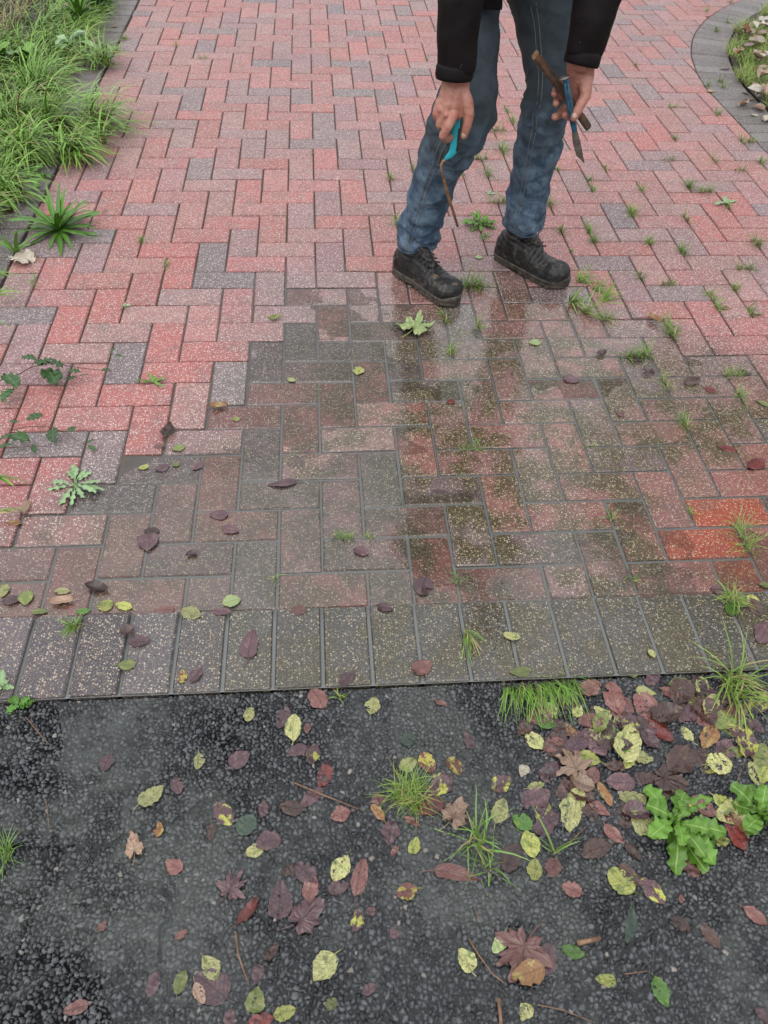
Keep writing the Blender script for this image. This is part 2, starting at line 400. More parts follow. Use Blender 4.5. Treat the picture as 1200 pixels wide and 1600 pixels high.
# sand bed under and between the blocks
xs = np.arange(-1.12, 6.01, .04); ys = np.arange(-.2, YB+.05, .04); X, Y = np.meshgrid(xs, ys); Z = -.0034-sag(X, Y)-.0006*rng.random(X.shape)
Z = Z-.0030*sstep(.0, -.12, wet_d(X, Y)); Z = np.where(Y < .02, np.minimum(Z, -.0075), Z); rad = np.hypot(X-ARC_C.x, Y-ARC_C.y)
Z = np.where((X < XL-.01) | ((Y < ARC_Y) & (X > XR+.01)) | ((Y >= ARC_Y) & (rad < ARC_R-.01)), -.022, Z)
def grid_quads(ny, nx):
    a = (np.arange(ny-1)[:, None]*nx+np.arange(nx-1)[None, :]).ravel(); return np.stack([a, a+1, a+nx+1, a+nx], 1)
keep = lambda q, X, Y: q
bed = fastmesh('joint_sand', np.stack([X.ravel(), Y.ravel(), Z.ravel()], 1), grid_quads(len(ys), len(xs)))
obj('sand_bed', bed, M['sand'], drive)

def edging(name, label, spots):
    e = empty(name); tag(e, label, 'edging', kind='structure')
    for (x, y, a, vis) in spots:
        o = obj('brick', random.choice(FULL_E), None, e)
        o.location = (x, y, random.gauss(0, .0008)-float(sag(x, y) if y < 0 else 0)+.0012); k = random.uniform(.72, 1.3)
        o.rotation_euler = (random.gauss(0, .004), random.gauss(0, .004), a+random.gauss(0, .004)); 
        base = (.135, .125, .128) if y > 0 else (.066, .066, .058)
        if y < 0 and x < -.15: base = (.092, .080, .086)
        o.color = (base[0]*k, base[1]*k, base[2]*k, 1)
    return e
edging('front_edging', 'charcoal blocks laid side by side between the drive and the asphalt', [(.046+J*k, -.1, math.pi/2, 1) for k in range(-11, 22)])
edging('left_edging', 'charcoal block border along the long grass at left', [(-1.008, .05+J*k, 0, 1) for k in range(0, 64)])
sp = [(XR+.1, .05+J*k, 0, 1) for k in range(0, 30)]
a = 0.0
while a < 1.5:
    q = a+.5*J/ARC_R; sp.append((ARC_C.x-(ARC_R-.1)*math.cos(q), ARC_C.y+(ARC_R-.1)*math.sin(q), -q, 1)); a += J/(ARC_R-.02)
edging('right_edging', 'charcoal block border curving round the lawn at right', sp)

# unseen tree added on the lawn; its crown darkens what the wet blocks mirror
M['bark'] = simple('tree_bark', (.05, .04, .03), (.11, .09, .07), 18.0, .9, .9, .02, 40.0)
def tree_leaf_mat():
    m, nt, b = newmat('tree_leaves'); r = nd(nt, 'ShaderNodeAttribute', attribute_name='rnd').outputs['Fac']
    put(nt, b, col=mix(nt, r, (.04, .07, .015), (.12, .09, .025)), rough=.5); return m
M['tree_leaf'] = tree_leaf_mat()
tr = empty('added_tree', (4.75, 4.75, .004)); tag(tr, 'unseen garden tree added on the lawn beyond the right edge of the picture', 'tree')
limbs = [tube([(0, 0, -.05), (.02, .01, .6), (-.03, .03, 1.5), (.02, 0, 2.4), (.0, .05, 3.6), (.05, 0, 5.2)], [.17, .13, .11, .095, .07, .02], 14)]
for i in range(11):
    a_ = i*2.4; z_ = 2.0+.28*i; L_ = random.uniform(1.2, 1.9)*(1-.04*i); d_ = Vector((math.cos(a_), math.sin(a_), .45)); q_ = Vector((0, 0, z_))
    limbs.append(tube([q_, q_+d_*L_*.35, q_+d_*L_*.7+Vector((0, 0, .12)), q_+d_*L_+Vector((0, 0, .35))], [.05, .036, .022, .008], 8))
obj('trunk', mesh('tree_trunk', *join(limbs), True), M['bark'], tr)
nL = 15000; dirn = rng.normal(size=(nL, 3)); dirn /= np.linalg.norm(dirn, axis=1)[:, None]; rad_ = rng.random(nL)**.45
P3 = dirn*rad_[:, None]*np.array([2.0, 2.0, 2.3])+np.array([0, 0, 4.3]); P3 = P3[vnoise(P3*1.7+3) > .40]; nL = len(P3)
ua = rng.normal(size=(nL, 3)); ua /= np.linalg.norm(ua, axis=1)[:, None]; ub = np.cross(ua, rng.normal(size=(nL, 3))); ub /= np.linalg.norm(ub, axis=1)[:, None]; sz = rng.uniform(.04, .075, nL)[:, None]
V4 = np.stack([P3-ua*sz, P3+ub*sz*.5, P3+ua*sz, P3-ub*sz*.5], 1).reshape(-1, 3)
o = obj('crown', fastmesh('tree_crown', V4, np.arange(nL*4).reshape(-1, 4), False, {'rnd': np.repeat(rng.random(nL), 4)}), M['tree_leaf'], tr)

# puddle on the blocks
pw = [(-.9, .0), (1.75, .0), (1.6, .5), (1.3, 1.1), (1.0, 1.45), (-.2, 1.45), (-.45, 1.0), (-.6, .7), (-.9, .55)]
xs = np.arange(-.9, 1.75, .012); ys = np.arange(.001, 1.46, .012); X, Y = np.meshgrid(xs, ys); q3 = np.stack([X.ravel(), Y.ravel(), 0*X.ravel()], 1)
zp = Z_WATER+(vnoise(q3*22)-.5)*.0011+(vnoise(q3*55+5)-.5)*.0005          # skin of the water, pulled up and down at the blocks
Q = grid_quads(len(ys), len(xs)); dn = wet_d(X.ravel(), Y.ravel()); Q = Q[(dn[Q] > -.3).all(1)]; use = np.unique(Q); ren = np.full(X.size, -1); ren[use] = np.arange(len(use))
o = obj('puddle', fastmesh('puddle', np.stack([X.ravel(), Y.ravel(), zp], 1)[use], ren[Q]), M['water'])
tag(o, 'shallow grey rainwater filling the joints and covering the sunken blocks', 'puddle', kind='structure')

# ------------------------------------------------------------------ asphalt road
Z_ROAD = -.0125
def seam(poly, w_, dpt):
    P = [g(*q, Z_ROAD) for q in poly]; return [(P[i], P[i+1], w_, dpt) for i in range(len(P)-1)]
SEAMS = seam([(-60, 1322), (60, 1330), (180, 1318), (240, 1300), (330, 1248), (400, 1234), (560, 1234), (700, 1228), (800, 1222), (860, 1210)], .0030, .011) \
      + seam([(272, 1330), (268, 1400), (258, 1480), (252, 1640)], .0024, .008)+seam([(800, 1330), (815, 1400), (828, 1480), (845, 1640)], .004, .003) \
      + seam([(640, 1218), (690, 1200), (735, 1170), (770, 1165)], .0026, .008)+seam([(0, 1112), (60, 1105)], .006, .002)
def road_height(x, y):
    p2 = np.stack([x, y, 0*x], 1)
    low = vnoise(p2*4.5+7.3)*.6+vnoise(p2*11+3.1)*.4
    base = (low-.5)*.007
    wob = np.stack([vnoise(p2*40+20)-.5+.6*(vnoise(p2*120+25)-.5), vnoise(p2*40+60)-.5+.6*(vnoise(p2*120+65)-.5)], 1)*.020
    for a, b, w_, dpt in SEAMS:
        ax, ay, bx, by = a.x, a.y, b.x, b.y; dx, dy = bx-ax, by-ay; L2 = dx*dx+dy*dy
        qx, qy = x+wob[:, 0], y+wob[:, 1]
        t = np.clip(((qx-ax)*dx+(qy-ay)*dy)/L2, 0, 1); d = np.hypot(qx-ax-t*dx, qy-ay-t*dy)
        base = base-dpt*np.exp(-(d/w_)**2)*(.35+1.2*vnoise(p2*30+40))
    cell = .0080; i0, j0 = np.floor(x/cell).astype(np.int64), np.floor(y/cell).astype(np.int64)
    wx, wy = (vnoise(p2*420+11)-.5)*.0026, (vnoise(p2*420+31)-.5)*.0026
    d1 = np.full_like(x, 9.0); d2 = np.full_like(x, 9.0); hh = np.zeros_like(x); sid = np.zeros_like(x); til = np.zeros_like(x)
    for di in (-2, -1, 0, 1, 2):
        for dj in (-2, -1, 0, 1, 2):
            i, j = i0+di, j0+dj; cx = (i+_h(i, j, 7))*cell; cy = (j+_h(i, j, 8))*cell; ux, uy = x+wx-cx, y+wy-cy
            d = np.hypot(ux, uy)-cell*.45*_h(i, j, 9)          # chips of unequal size
            near = d < d1; d2 = np.where(near, d1, np.minimum(d2, d)); d1 = np.where(near, d, d1)
            hh = np.where(near, _h(i, j, 10), hh); sid = np.where(near, _h(i, j, 11), sid); til = np.where(near, ux*(_h(i, j, 12)-.5)+uy*(_h(i, j, 13)-.5), til)
    fill = .8*sstep(.42, .78, vnoise(p2*6.5+70)*.5+vnoise(p2*24+90)*.3+vnoise(p2*70+50)*.2+.12*np.exp(-((x-.12)/.30)**2)-.02)          # crevices choked with silt
    edge = sstep(.0002, .0030, d2-d1); st = (edge*(.0028+.0052*hh)+til*.6*edge-.002)*(1-.60*fill)+.0016*fill
    tarmac = vnoise(np.stack([x*7+2, y*7, 0*x+5], 1))
    return Z_ROAD+base+st*(.65+.6*tarmac)+.0007*vnoise(p2*600), sid, edge*(.35+.65*hh), fill
def road_mat(name, real=True):
    m, nt, b = newmat(name); pos = geo_pos(nt)
    if real:
        sid = nd(nt, 'ShaderNodeAttribute', attribute_name='chip').outputs['Fac']; hh = nd(nt, 'ShaderNodeAttribute', attribute_name='rise').outputs['Fac']
    else:
        v = vor(nt, pos, 110.0); sid = nd(nt, 'ShaderNodeSeparateColor', {0: v.outputs['Color']}).outputs[0]; hh = mth(nt, 'SUBTRACT', 1.0, v.outputs['Distance'])
    fl = nd(nt, 'ShaderNodeAttribute', attribute_name='fill').outputs['Fac'] if real else ramp(nt, noise(nt, pos, 5.0, 3.0), .45, .6)
    zone = noise(nt, pos, 2.6, 3.0, .6); zx = nd(nt, 'ShaderNodeSeparateXYZ', {0: pos}).outputs[0]
    silty = ramp(nt, mth(nt, 'ADD', mth(nt, 'MULTIPLY', mth(nt, 'SUBTRACT', zone, .5), 1.2), mth(nt, 'SUBTRACT', .12, mth(nt, 'ABSOLUTE', mth(nt, 'SUBTRACT', zx, .1)))), -.25, .12)
    chip = mix(nt, ramp(nt, sid, .1, .9), (.010, .011, .013), (.062, .064, .068))
    pale = mix(nt, ramp(nt, sid, .982, .99), chip, (.20, .175, .15))
    bind = mix(nt, fl, (.003, .003, .0035), (.046, .050, .043))
    col = mix(nt, ramp(nt, hh, .08, .55), bind, mix(nt, mth(nt, 'MULTIPLY', fl, .6), pale, (.058, .062, .055)))
    scuff = ramp(nt, noise(nt, pos, 6.0, 5.0, .7), .66, .80)
    col = mix(nt, mth(nt, 'MULTIPLY', scuff, .5), col, (.13, .135, .115))
    h = noise(nt, pos, 500.0, 3.0, .6) if real else mth(nt, 'ADD', mth(nt, 'MULTIPLY', hh, 4.0), noise(nt, pos, 400.0))
    put(nt, b, col=col, rough=.5, spec=.06, nrm=bump(nt, h, .35 if real else .8, .001 if real else .004), coat=mixf(nt, mth(nt, 'MAXIMUM', ramp(nt, hh, .15, .6), mth(nt, 'MULTIPLY', fl, .8)), .0, .8), coatr=.05); return m
M['road'] = road_mat('wet_asphalt'); M['road_far'] = road_mat('wet_asphalt_far', False)
step = .0018
xs = np.arange(-.80, 1.42, step); ys = np.arange(-1.02, -.2035, step); X, Y = np.meshgrid(xs, ys)
Z, SID, ST, FIL = road_height(X.ravel(), Y.ravel())
Z = np.minimum(Z, -.004)
road = obj('road', fastmesh('asphalt', np.stack([X.ravel(), Y.ravel(), Z], 1), grid_quads(len(ys), len(xs)), smooth=False, attr={'chip': SID, 'rise': ST, 'fill': FIL}), M['road'])
tag(road, 'wet dark coarse asphalt with cracked seams in the foreground', 'asphalt', kind='structure')
x0, x1, y0, y1 = xs[0], xs[-1], ys[0], ys[-1]; zr = Z_ROAD+.001
Rv, Rf = [], []
for (a, b, c_, d) in ((-9, x0, -7, y1), (x1, 9, -7, y1), (x0, x1, -7, y0)):
    n0 = len(Rv); Rv += [(a, b_, zr) if 0 else (a, b_, zr) for b_ in ()]; Rv += [(a, c_, zr), (b, c_, zr), (b, d, zr), (a, d, zr)]; Rf.append((n0, n0+1, n0+2, n0+3))
obj('outer_asphalt', mesh('outer_asphalt', Rv, Rf), M['road_far'], road)
zw = Z_ROAD+.0006
o = obj('road_puddle', mesh('road_puddle', [(-.42, -.204, zw), (1.38, -.204, zw), (1.38, -.62, zw), (.9, -1.0, zw), (-.12, -1.0, zw), (-.3, -.6, zw)], [(0, 5, 4, 3, 2, 1)]), M['water'])
tag(o, 'thin grey film of rainwater lying between the asphalt chips', 'puddle', kind='structure')

# ------------------------------------------------------------------ verges
def soil_sheet(name, label, outline, zf):
    bm = bmesh.new(); bm.faces.new([bm.verts.new((x, y, 0)) for x, y in outline]); bmesh.ops.triangulate(bm, faces=bm.faces)
    for _ in range(6):
        e = [e for e in bm.edges if e.calc_length() > .15]
        if not e: break
        bmesh.ops.subdivide_edges(bm, edges=e, cuts=1); bmesh.ops.triangulate(bm, faces=bm.faces)
    for v in bm.verts: v.co.z = zf(v.co.x, v.co.y)
    me = bpy.data.meshes.new(name); bm.to_mesh(me); bm.free(); me.shade_smooth()
    return tag(obj(name, me, M['soil']), label, 'ground', kind='structure')
def zl(x, y): return -.006+.05*float(sstep(-1.12, -1.7, x))
soil_sheet('grass_verge', 'strip of dark soil under the long grass at left', [(-3.2, -.15), (-1.112, -.15), (-1.112, 6.4), (-3.2, 6.4)], zl)
arc = [(ARC_C.x-(ARC_R-.205)*math.cos(t), ARC_C.y+(ARC_R-.205)*math.sin(t)) for t in np.linspace(0, 1.5, 24)]
def zrr(x, y): return .004
soil_sheet('lawn', 'lawn soil inside the curved border at right', [(2.275, 0), (6.5, 0), (6.5, 5.1)]+arc[::-1], zrr)

# ================================================================== PERSON
def skin_mat():
    m, nt, b = newmat('skin'); pos = geo_pos(nt)
    c = mix(nt, ramp(nt, noise(nt, pos, 38.0, 4.0, .6), .35, .68), (.37, .18, .13), (.33, .115, .085))
    c = mix(nt, mth(nt, 'MULTIPLY', ramp(nt, noise(nt, pos, 90.0, 4.0, .7), .56, .70), .55), c, (.16, .08, .055))      # earth in the creases
    h = mth(nt, 'ADD', noise(nt, pos, 260.0, 3.0, .6), mth(nt, 'MULTIPLY', noise(nt, pos, 70.0, 3.0, .6), 1.4))
    put(nt, b, col=c, rough=.45, nrm=bump(nt, h, .8, .0022), sss=.08); b.inputs['Subsurface Radius'].default_value = (.01, .004, .002); return m
def denim_mat():
    m, nt, b = newmat('denim'); pos = geo_pos(nt); s = nd(nt, 'ShaderNodeSeparateXYZ', {0: pos}); z = s.outputs[2]
    n = noise(nt, pos, 9.0, 4.0, .6); fade = noise(nt, pos, 26.0, 5.0, .65)
    blue = mix(nt, ramp(nt, fade, .36, .64), (.032, .056, .092), (.105, .158, .215))
    grub = mix(nt, noise(nt, pos, 30.0, 3.0), (.019, .026, .031), (.052, .062, .066))                                   # soaked and muddied from the knee up
    soak = ramp(nt, mth(nt, 'ADD', z, mth(nt, 'MULTIPLY', mth(nt, 'SUBTRACT', n, .5), .75)), .36, .60)
    col = mix(nt, mth(nt, 'MULTIPLY', soak, .85), blue, grub)
    mud = ramp(nt, noise(nt, pos, 14.0, 5.0, .7), .60, .72); col = mix(nt, mth(nt, 'MULTIPLY', mud, .45), col, (.06, .048, .03))
    wv = nd(nt, 'ShaderNodeTexWave', {'Vector': pos, 'Scale': 420.0, 'Distortion': .6, 'Detail': 1.0}, bands_direction='DIAGONAL').outputs[1]
    col = scale_c(nt, col, mixf(nt, wv, .8, 1.2))
    put(nt, b, col=col, rough=.72, nrm=bump(nt, mth(nt, 'ADD', wv, mth(nt, 'MULTIPLY', fade, 3.0)), .45, .0012), spec=.25); return m
def jacket_mat():
    m, nt, b = newmat('jacket_cloth'); pos = geo_pos(nt)
    col = mix(nt, noise(nt, pos, 12.0, 4.0, .6), (.004, .003, .0035), (.012, .008, .0085))
    fl = ramp(nt, vor(nt, pos, 75.0).outputs['Distance'], .10, .05); col = mix(nt, mth(nt, 'MULTIPLY', fl, mth(nt, 'MULTIPLY', ramp(nt, noise(nt, pos, 20.0), .56, .62), .6)), col, (.25, .22, .2))
    put(nt, b, col=col, rough=.62, nrm=bump(nt, mth(nt, 'ADD', noise(nt, pos, 40.0, 4.0), mth(nt, 'MULTIPLY', noise(nt, pos, 500.0), .4)), .4, .003), spec=.12); return m
def leather_mat():
    m, nt, b = newmat('boot_leather'); pos = geo_pos(nt)
    cr = noise(nt, pos, 26.0, 6.0, .68, .8)
    col = mix(nt, ramp(nt, noise(nt, pos, 28.0, 5.0, .7), .45, .72), (.006, .006, .006), (.026, .024, .022))
    col = mix(nt, mth(nt, 'MULTIPLY', ramp(nt, cr, .54, .72), .55), col, (.12, .105, .085))                                # scuffs
    col = mix(nt, mth(nt, 'MULTIPLY', ramp(nt, noise(nt, pos, 33.0, 4.0, .7), .60, .70), .6), col, (.17, .115, .07))     # mud
    put(nt, b, col=col, rough=mixf(nt, cr, .3, .6), spec=.35, nrm=bump(nt, mth(nt, 'ADD', cr, mth(nt, 'MULTIPLY', noise(nt, pos, 220.0, 3.0), .4)), 1.0, .004), coat=.12, coatr=.2); return m
M['skin'] = skin_mat(); M['denim'] = denim_mat(); M['jacket'] = jacket_mat(); M['leather'] = leather_mat()
M['sole'] = simple('boot_sole', (.010, .010, .010), (.085, .068, .05), 45.0, .6, .6, .003, 150.0); M['lace'] = simple('boot_lace', (.008, .008, .008), (.03, .028, .025), 200.0, .8, .5, .001, 600.0)
M['thread'] = simple('seam_thread', (.10, .11, .11), (.17, .17, .15), 300.0, .8, .3, .001, 600.0); M['hair'] = simple('hair', (.04, .03, .022), (.09, .07, .05), 90.0, .6, .8, .003, 300.0)
M['nail'] = simple('fingernail', (.38, .24, .19), (.44, .30, .24), 60.0, .3, .1, .0005, 200.0)

person = empty('person', (.62, 1.36, 0)); BASE = Vector(person.location)
tag(person, 'bending person in dark jacket, muddy blue jeans and black work boots, weeding the joints', 'person')
def pobj(name, me, mat, parent=None):
    "meshes are modelled in world space; parent them without moving them"
    o = obj(name, me, mat, person if parent is None else parent)
    if parent is None: o.location = -BASE
    return o
# legs, traced ring by ring: py, left edge, right edge, distance
LEG_R = [(375, 622, 684, 1.372), (370, 621, 685, 1.37), (362, 622, 687, 1.365), (354, 624, 689, 1.36), (344, 628, 691, 1.352), (330, 632, 697, 1.345), (300, 640, 706, 1.32), (260, 650, 722, 1.285), (235, 657, 738, 1.262), (215, 663, 752, 1.25), (190, 672, 768, 1.245), (160, 682, 776, 1.265), (130, 690, 777, 1.295), (100, 696, 778, 1.33), (50, 700, 779, 1.385), (0, 700, 784, 1.43), (-60, 694, 792, 1.48), (-130, 690, 800, 1.54)]
LEG_L = [(347, 789, 849, 1.432), (342, 788, 850, 1.43), (334, 788, 851, 1.43), (326, 789, 852, 1.428), (314, 791, 853, 1.425), (300, 795, 856, 1.42), (260, 801, 866, 1.40), (225, 806, 877, 1.385), (195, 812, 882, 1.375), (170, 816, 886, 1.38), (140, 822, 890, 1.395), (100, 819, 893, 1.43), (50, 810, 896, 1.47), (0, 797, 902, 1.51), (-60, 785, 910, 1.55), (-130, 775, 915, 1.60)]
def leg_rings(rows, sub=9):
    P = [(ry((a+b)/2, y, Y), (ry(b, y, Y)-ry(a, y, Y)).length/2) for y, a, b, Y in rows]; out = []
    for i in range(len(P)-1):
        for k in range(sub):
            t = k/sub; j0, j3 = max(i-1, 0), min(i+2, len(P)-1); c = []
            p0, p1, p2, p3 = P[j0], P[i], P[i+1], P[j3]
            cr = lambda a, b, c_, d: ((2*b)+(c_-a)*t+(2*a-5*b+4*c_-d)*t*t+(3*b-a-3*c_+d)*t**3)*.5
            out.append((cr(p0[0], p1[0], p2[0], p3[0]), cr(p0[1], p1[1], p2[1], p3[1])))
    out.append(P[-1]); return out
def leg_mesh(rings, ph, seg=72, knee_z=.53):
    v, f = [], []; n = len(rings); info = []
    for i, (c, r) in enumerate(rings):
        t = (rings[min(i+1, n-1)][0]-rings[max(i-1, 0)][0]).normalized(); u = _rt-t*_rt.dot(t); u.normalize(); b = t.cross(u)
        for k in range(seg):
            a = 2*math.pi*k/seg; z = c.z; w_ = 0
            low = float(sstep(.32, .15, z)); w_ += low*.0060*math.sin(z*118+1.9*math.sin(a+ph)+1.6*math.sin(2*a+ph*2))*(.6+.4*math.sin(a*1.0+ph*3)) + low*.0035*math.sin(z*61+3*a+ph)
            kn = math.exp(-((z-knee_z)/.10)**2); w_ += kn*.005*math.sin(z*120+2.2*math.sin(a*1+ph+1))*(.5-.5*math.sin(a-.4))
            w_ += .0022*math.sin(z*46+a*2+ph)+.0018*math.sin(z*80-a*3+ph*1.7)
            v.append(c+u*(math.cos(a)*(r+w_))+b*(math.sin(a)*(r*1.08+w_)))
        info.append((c, u, b, r))
    for i in range(n-1):
        for k in range(seg): k2 = (k+1) % seg; f.append((i*seg+k, i*seg+k2, (i+1)*seg+k2, (i+1)*seg+k))
    f.append(tuple(range(seg-1, -1, -1))); f.append(tuple((n-1)*seg+k for k in range(seg)))
    return (v, f), seg, n
RR, LR = leg_rings(LEG_R), leg_rings(LEG_L)
(mr, seg, nr), (ml, _, nl) = leg_mesh(RR, .6), leg_mesh(LR, 2.3)
HIP_R, HIP_L = RR[-1][0], LR[-1][0]; PEL = (HIP_R+HIP_L)/2+Vector((0, .03, .05))
pelvis = ellipsoid(PEL, (Vector((.19, .03, 0)), Vector((-.02, .15, .03)), Vector((0, -.05, .16))))
jeans = fuse('jeans', [mr, ml, pelvis], .0042, 1)
def denim_folds(p):
    z = p[:, 2]; q = p*np.array([11, 11, 24])+np.stack([vnoise(p*14)*1.6, vnoise(p*14+30)*1.6, vnoise(p*14+60)*2.2], 1)
    ridge = 1-2*np.abs(vnoise(q)-.5); ridge = np.clip((ridge-.55)/.45, 0, 1)**1.5
    q2 = p*np.array([34, 34, 60])+5; r2 = np.clip((1-2*np.abs(vnoise(q2)-.5)-.6)/.4, 0, 1)
    k = .35+.8*np.exp(-((z-.52)/.09)**2)+.9*sstep(.34, .16, z)+.5*sstep(.7, .85, z)
    return k*(ridge*.0050+r2*.0008-.0015)+(vnoise(p*70)-.5)*.0016
displace(jeans, denim_folds)
jeans_o = pobj('jeans', jeans, M['denim'])
def seam_line(mv, n, idx, i0, i1, name, r=.0011, mat='thread'):
    v = mv[0]; pts = []
    for i in range(i0, i1):
        ring = v[i*seg:(i+1)*seg]; c = sum(ring, Vector())/seg; p = ring[idx % seg]; pts.append(p+(p-c).normalized()*.0012)
    a, b = tube(pts, r, 6); obj(name, mesh(name, a, b, True), M[mat], jeans_o)
# a = angle index: 0 is the viewer's right; the ring runs towards the viewer or away, so pick the half facing the lens
def facing(mv, n, frac):
    best = None
    for k in range(seg):
        ring = mv[0][(n//3)*seg:(n//3+1)*seg]; c = sum(ring, Vector())/seg; d = ring[k]-c
        x = d.dot(_rt)/((sum((q-c).length for q in ring)/seg)); front = d.dot(CAM-c) > 0
        if front and (best is None or abs(x-frac) < best[0]): best = (abs(x-frac), k)
    return best[1]
for mv, n, fr, i1 in ((mr, nr, -.55, 88), (ml, nl, -.55, 115)):
    k = facing(mv, n, fr); seam_line(mv, n, k, 2, min(i1, n-1), 'seam'); seam_line(mv, n, k+2, 2, min(i1, n-1), 'seam')
for mv in (mr, ml):       # turned hems
    for i in (1, 12):
        ring = mv[0][i*seg:(i+1)*seg]; c = sum(ring, Vector())/seg; pts = [p+(p-c).normalized()*.001 for p in ring]; a, b = tube(pts+[pts[0]], .0022 if i == 1 else .0009, 6); obj('hem', mesh('hem', a, b, True), M['denim'] if i == 1 else M['thread'], jeans_o)

# torso, arms and head above the frame
SH_R, SH_L = Vector((.56, 1.17, 1.26)), Vector((.93, 1.25, 1.26)); CH = (SH_R+SH_L)/2; AX = (CH-PEL).normalized()
WR_R, WR_L = ry(712, 122, 1.10), ry(910, 97, 1.20)
EL_R, EL_L = Vector((.455, 1.16, .985)), Vector((.875, 1.27, .985))
NECK = CH+AX*.07+Vector((0, -.03, .02)); HEAD = NECK+Vector((.03, -.12, .10))
side = (SH_L-SH_R).normalized(); fwd = side.cross(AX).normalized()
if fwd.y > 0: fwd = -fwd
def oval(c, rx, ry_, seg=28):
    return [Vector(c)+side*(math.cos(2*math.pi*k/seg)*rx)+fwd*(math.sin(2*math.pi*k/seg)*ry_) for k in range(seg)]
def loftv(rings):
    s = len(rings[0]); v = [p for r in rings for p in r]; f = []
    for i in range(len(rings)-1):
        for k in range(s): k2 = (k+1) % s; f.append((i*s+k, i*s+k2, (i+1)*s+k2, (i+1)*s+k))
    f.append(tuple(range(s-1, -1, -1))); f.append(tuple((len(rings)-1)*s+k for k in range(s))); return v, f
P_ = lambda t: PEL+(CH-PEL)*t
torso_skin = loftv([oval(P_(.0), .14, .10), oval(P_(.4), .13, .09), oval(P_(.8), .16, .10), oval(P_(1.0), .15, .08), oval(P_(1.12), .07, .06)])
jk = [torso := loftv([oval(P_(.10)+Vector((-.01, 0, -.005)), .185, .135), oval(P_(.16), .195, .145), oval(P_(.4), .185, .135), oval(P_(.75), .2, .14), oval(P_(.95), .19, .125), oval(P_(1.08), .12, .09), oval(P_(1.16), .085, .08)])]
CUF_R, CUF_L = ry(710, 112, 1.10), ry(911, 88, 1.205)
SL_R = [SH_R+Vector((.03, .0, .01)), SH_R+Vector((-.04, -.01, -.08)), EL_R+Vector((-.005, 0, .05)), EL_R, ry(718, 0, 1.115), ry(716, 40, 1.11), ry(713, 80, 1.105), CUF_R]
SL_L = [SH_L+Vector((-.03, 0, .01)), SH_L+Vector((.03, .01, -.08)), EL_L+Vector((0, 0, .05)), EL_L, ry(931, 0, 1.23), ry(926, 30, 1.22), ry(919, 60, 1.213), CUF_L]
jk.append(tube(SL_R, [.075, .073, .062, .058, .053, .051, .049, .046], 28)); jk.append(tube(SL_L, [.075, .075, .066, .064, .061, .058, .052, .045], 28))
for q_ in (SH_R, SH_L): jk.append(ellipsoid(q_, (side*.088, AX*.088, fwd*.088)))
flap = loftv([[c+Vector((dx, dy, 0)) for dx, dy in ((-.05, .02), (.05, -.01), (.055, .03), (-.045, .06))] for c in (ry(756, 16, 1.29), ry(752, -30, 1.29), P_(.22)-side*.11+fwd*.07, P_(.45)-side*.10+fwd*.04)]); jk.append(flap)
jm = fuse('jacket', jk, .005, 4)
displace(jm, lambda p: (vnoise(p*np.array([26, 26, 15]))-.5)*.012+(vnoise(p*75+4)-.5)*.0012)
jacket_o = pobj('jacket', jm, M['jacket'])
def cuff(c, d, r, ratio=1.0):
    d = d.normalized(); a, b = tube([c-d*.030, c-d*.022, c-d*.004, c+d*.004, c+d*.0045, c-d*.004], [r*.97, r*1.03, r*1.05, r*1.0, r*.86, r*.82], 32); obj('cuff', mesh('cuff', a, b, True), M['jacket'], jacket_o)
cuff(CUF_R+(CUF_R-SL_R[-2]).normalized()*.012, CUF_R-SL_R[-2], .0455); cuff(CUF_L+(CUF_L-SL_L[-2]).normalized()*.016, CUF_L-SL_L[-2], .0455)
cl = [oval(P_(1.12), .088, .082), oval(P_(1.2), .085, .08), oval(P_(1.24), .075, .07), oval(P_(1.13), .07, .065)]
obj('collar', mesh('collar', *loftv(cl), True), M['jacket'], jacket_o)

sk = [torso_skin, tube([CH+AX*.02, NECK, HEAD-Vector((0, -.03, .03))], [.06, .055, .055], 18)]
hd_f = Vector((.15, -.72, -.45)).normalized(); hd_u = Vector((0, 0, 1)); hd_u = (hd_u-hd_f*hd_u.dot(hd_f)).normalized(); hd_s = hd_f.cross(hd_u)
sk.append(ellipsoid(HEAD, (hd_s*.076, hd_f*.098, hd_u*.112), 24, 16)); sk.append(ellipsoid(HEAD+hd_f*.035-hd_u*.065, (hd_s*.052, hd_f*.055, hd_u*.055)))
sk.append(capsule([HEAD+hd_f*.098+hd_u*.015, HEAD+hd_f*.118-hd_u*.022], [.010, .015])); sk.append(capsule([HEAD+hd_f*.092-hd_u*.058-hd_s*.018, HEAD+hd_f*.092-hd_u*.058+hd_s*.018], [.008, .008]))
for s in (-1, 1):
    sk.append(ellipsoid(HEAD+hd_s*(s*.080)-hd_u*.005, (hd_s*.010, hd_f*.022, hd_u*.034))); sk.append(capsule([HEAD+hd_f*.089+hd_u*.030+hd_s*(s*.016), HEAD+hd_f*.082+hd_u*.032+hd_s*(s*.046)], [.010, .009]))
for (hip, rings) in ((HIP_R, RR), (HIP_L, LR)):
    step_ = rings[::9]; sk.append(tube([c for c, r in step_], [r*.72 for c, r in step_], 14))
for s_, e_, w_ in ((SH_R, EL_R, WR_R), (SH_L, EL_L, WR_L)):
    sk.append(capsule([s_, (s_+e_)/2, e_, e_+(w_-e_)*.35, w_], [.036, .036, .032, .034, .0275]))
def chain(pts, rad): sk.append(capsule([ry(*p) for p in pts], rad))
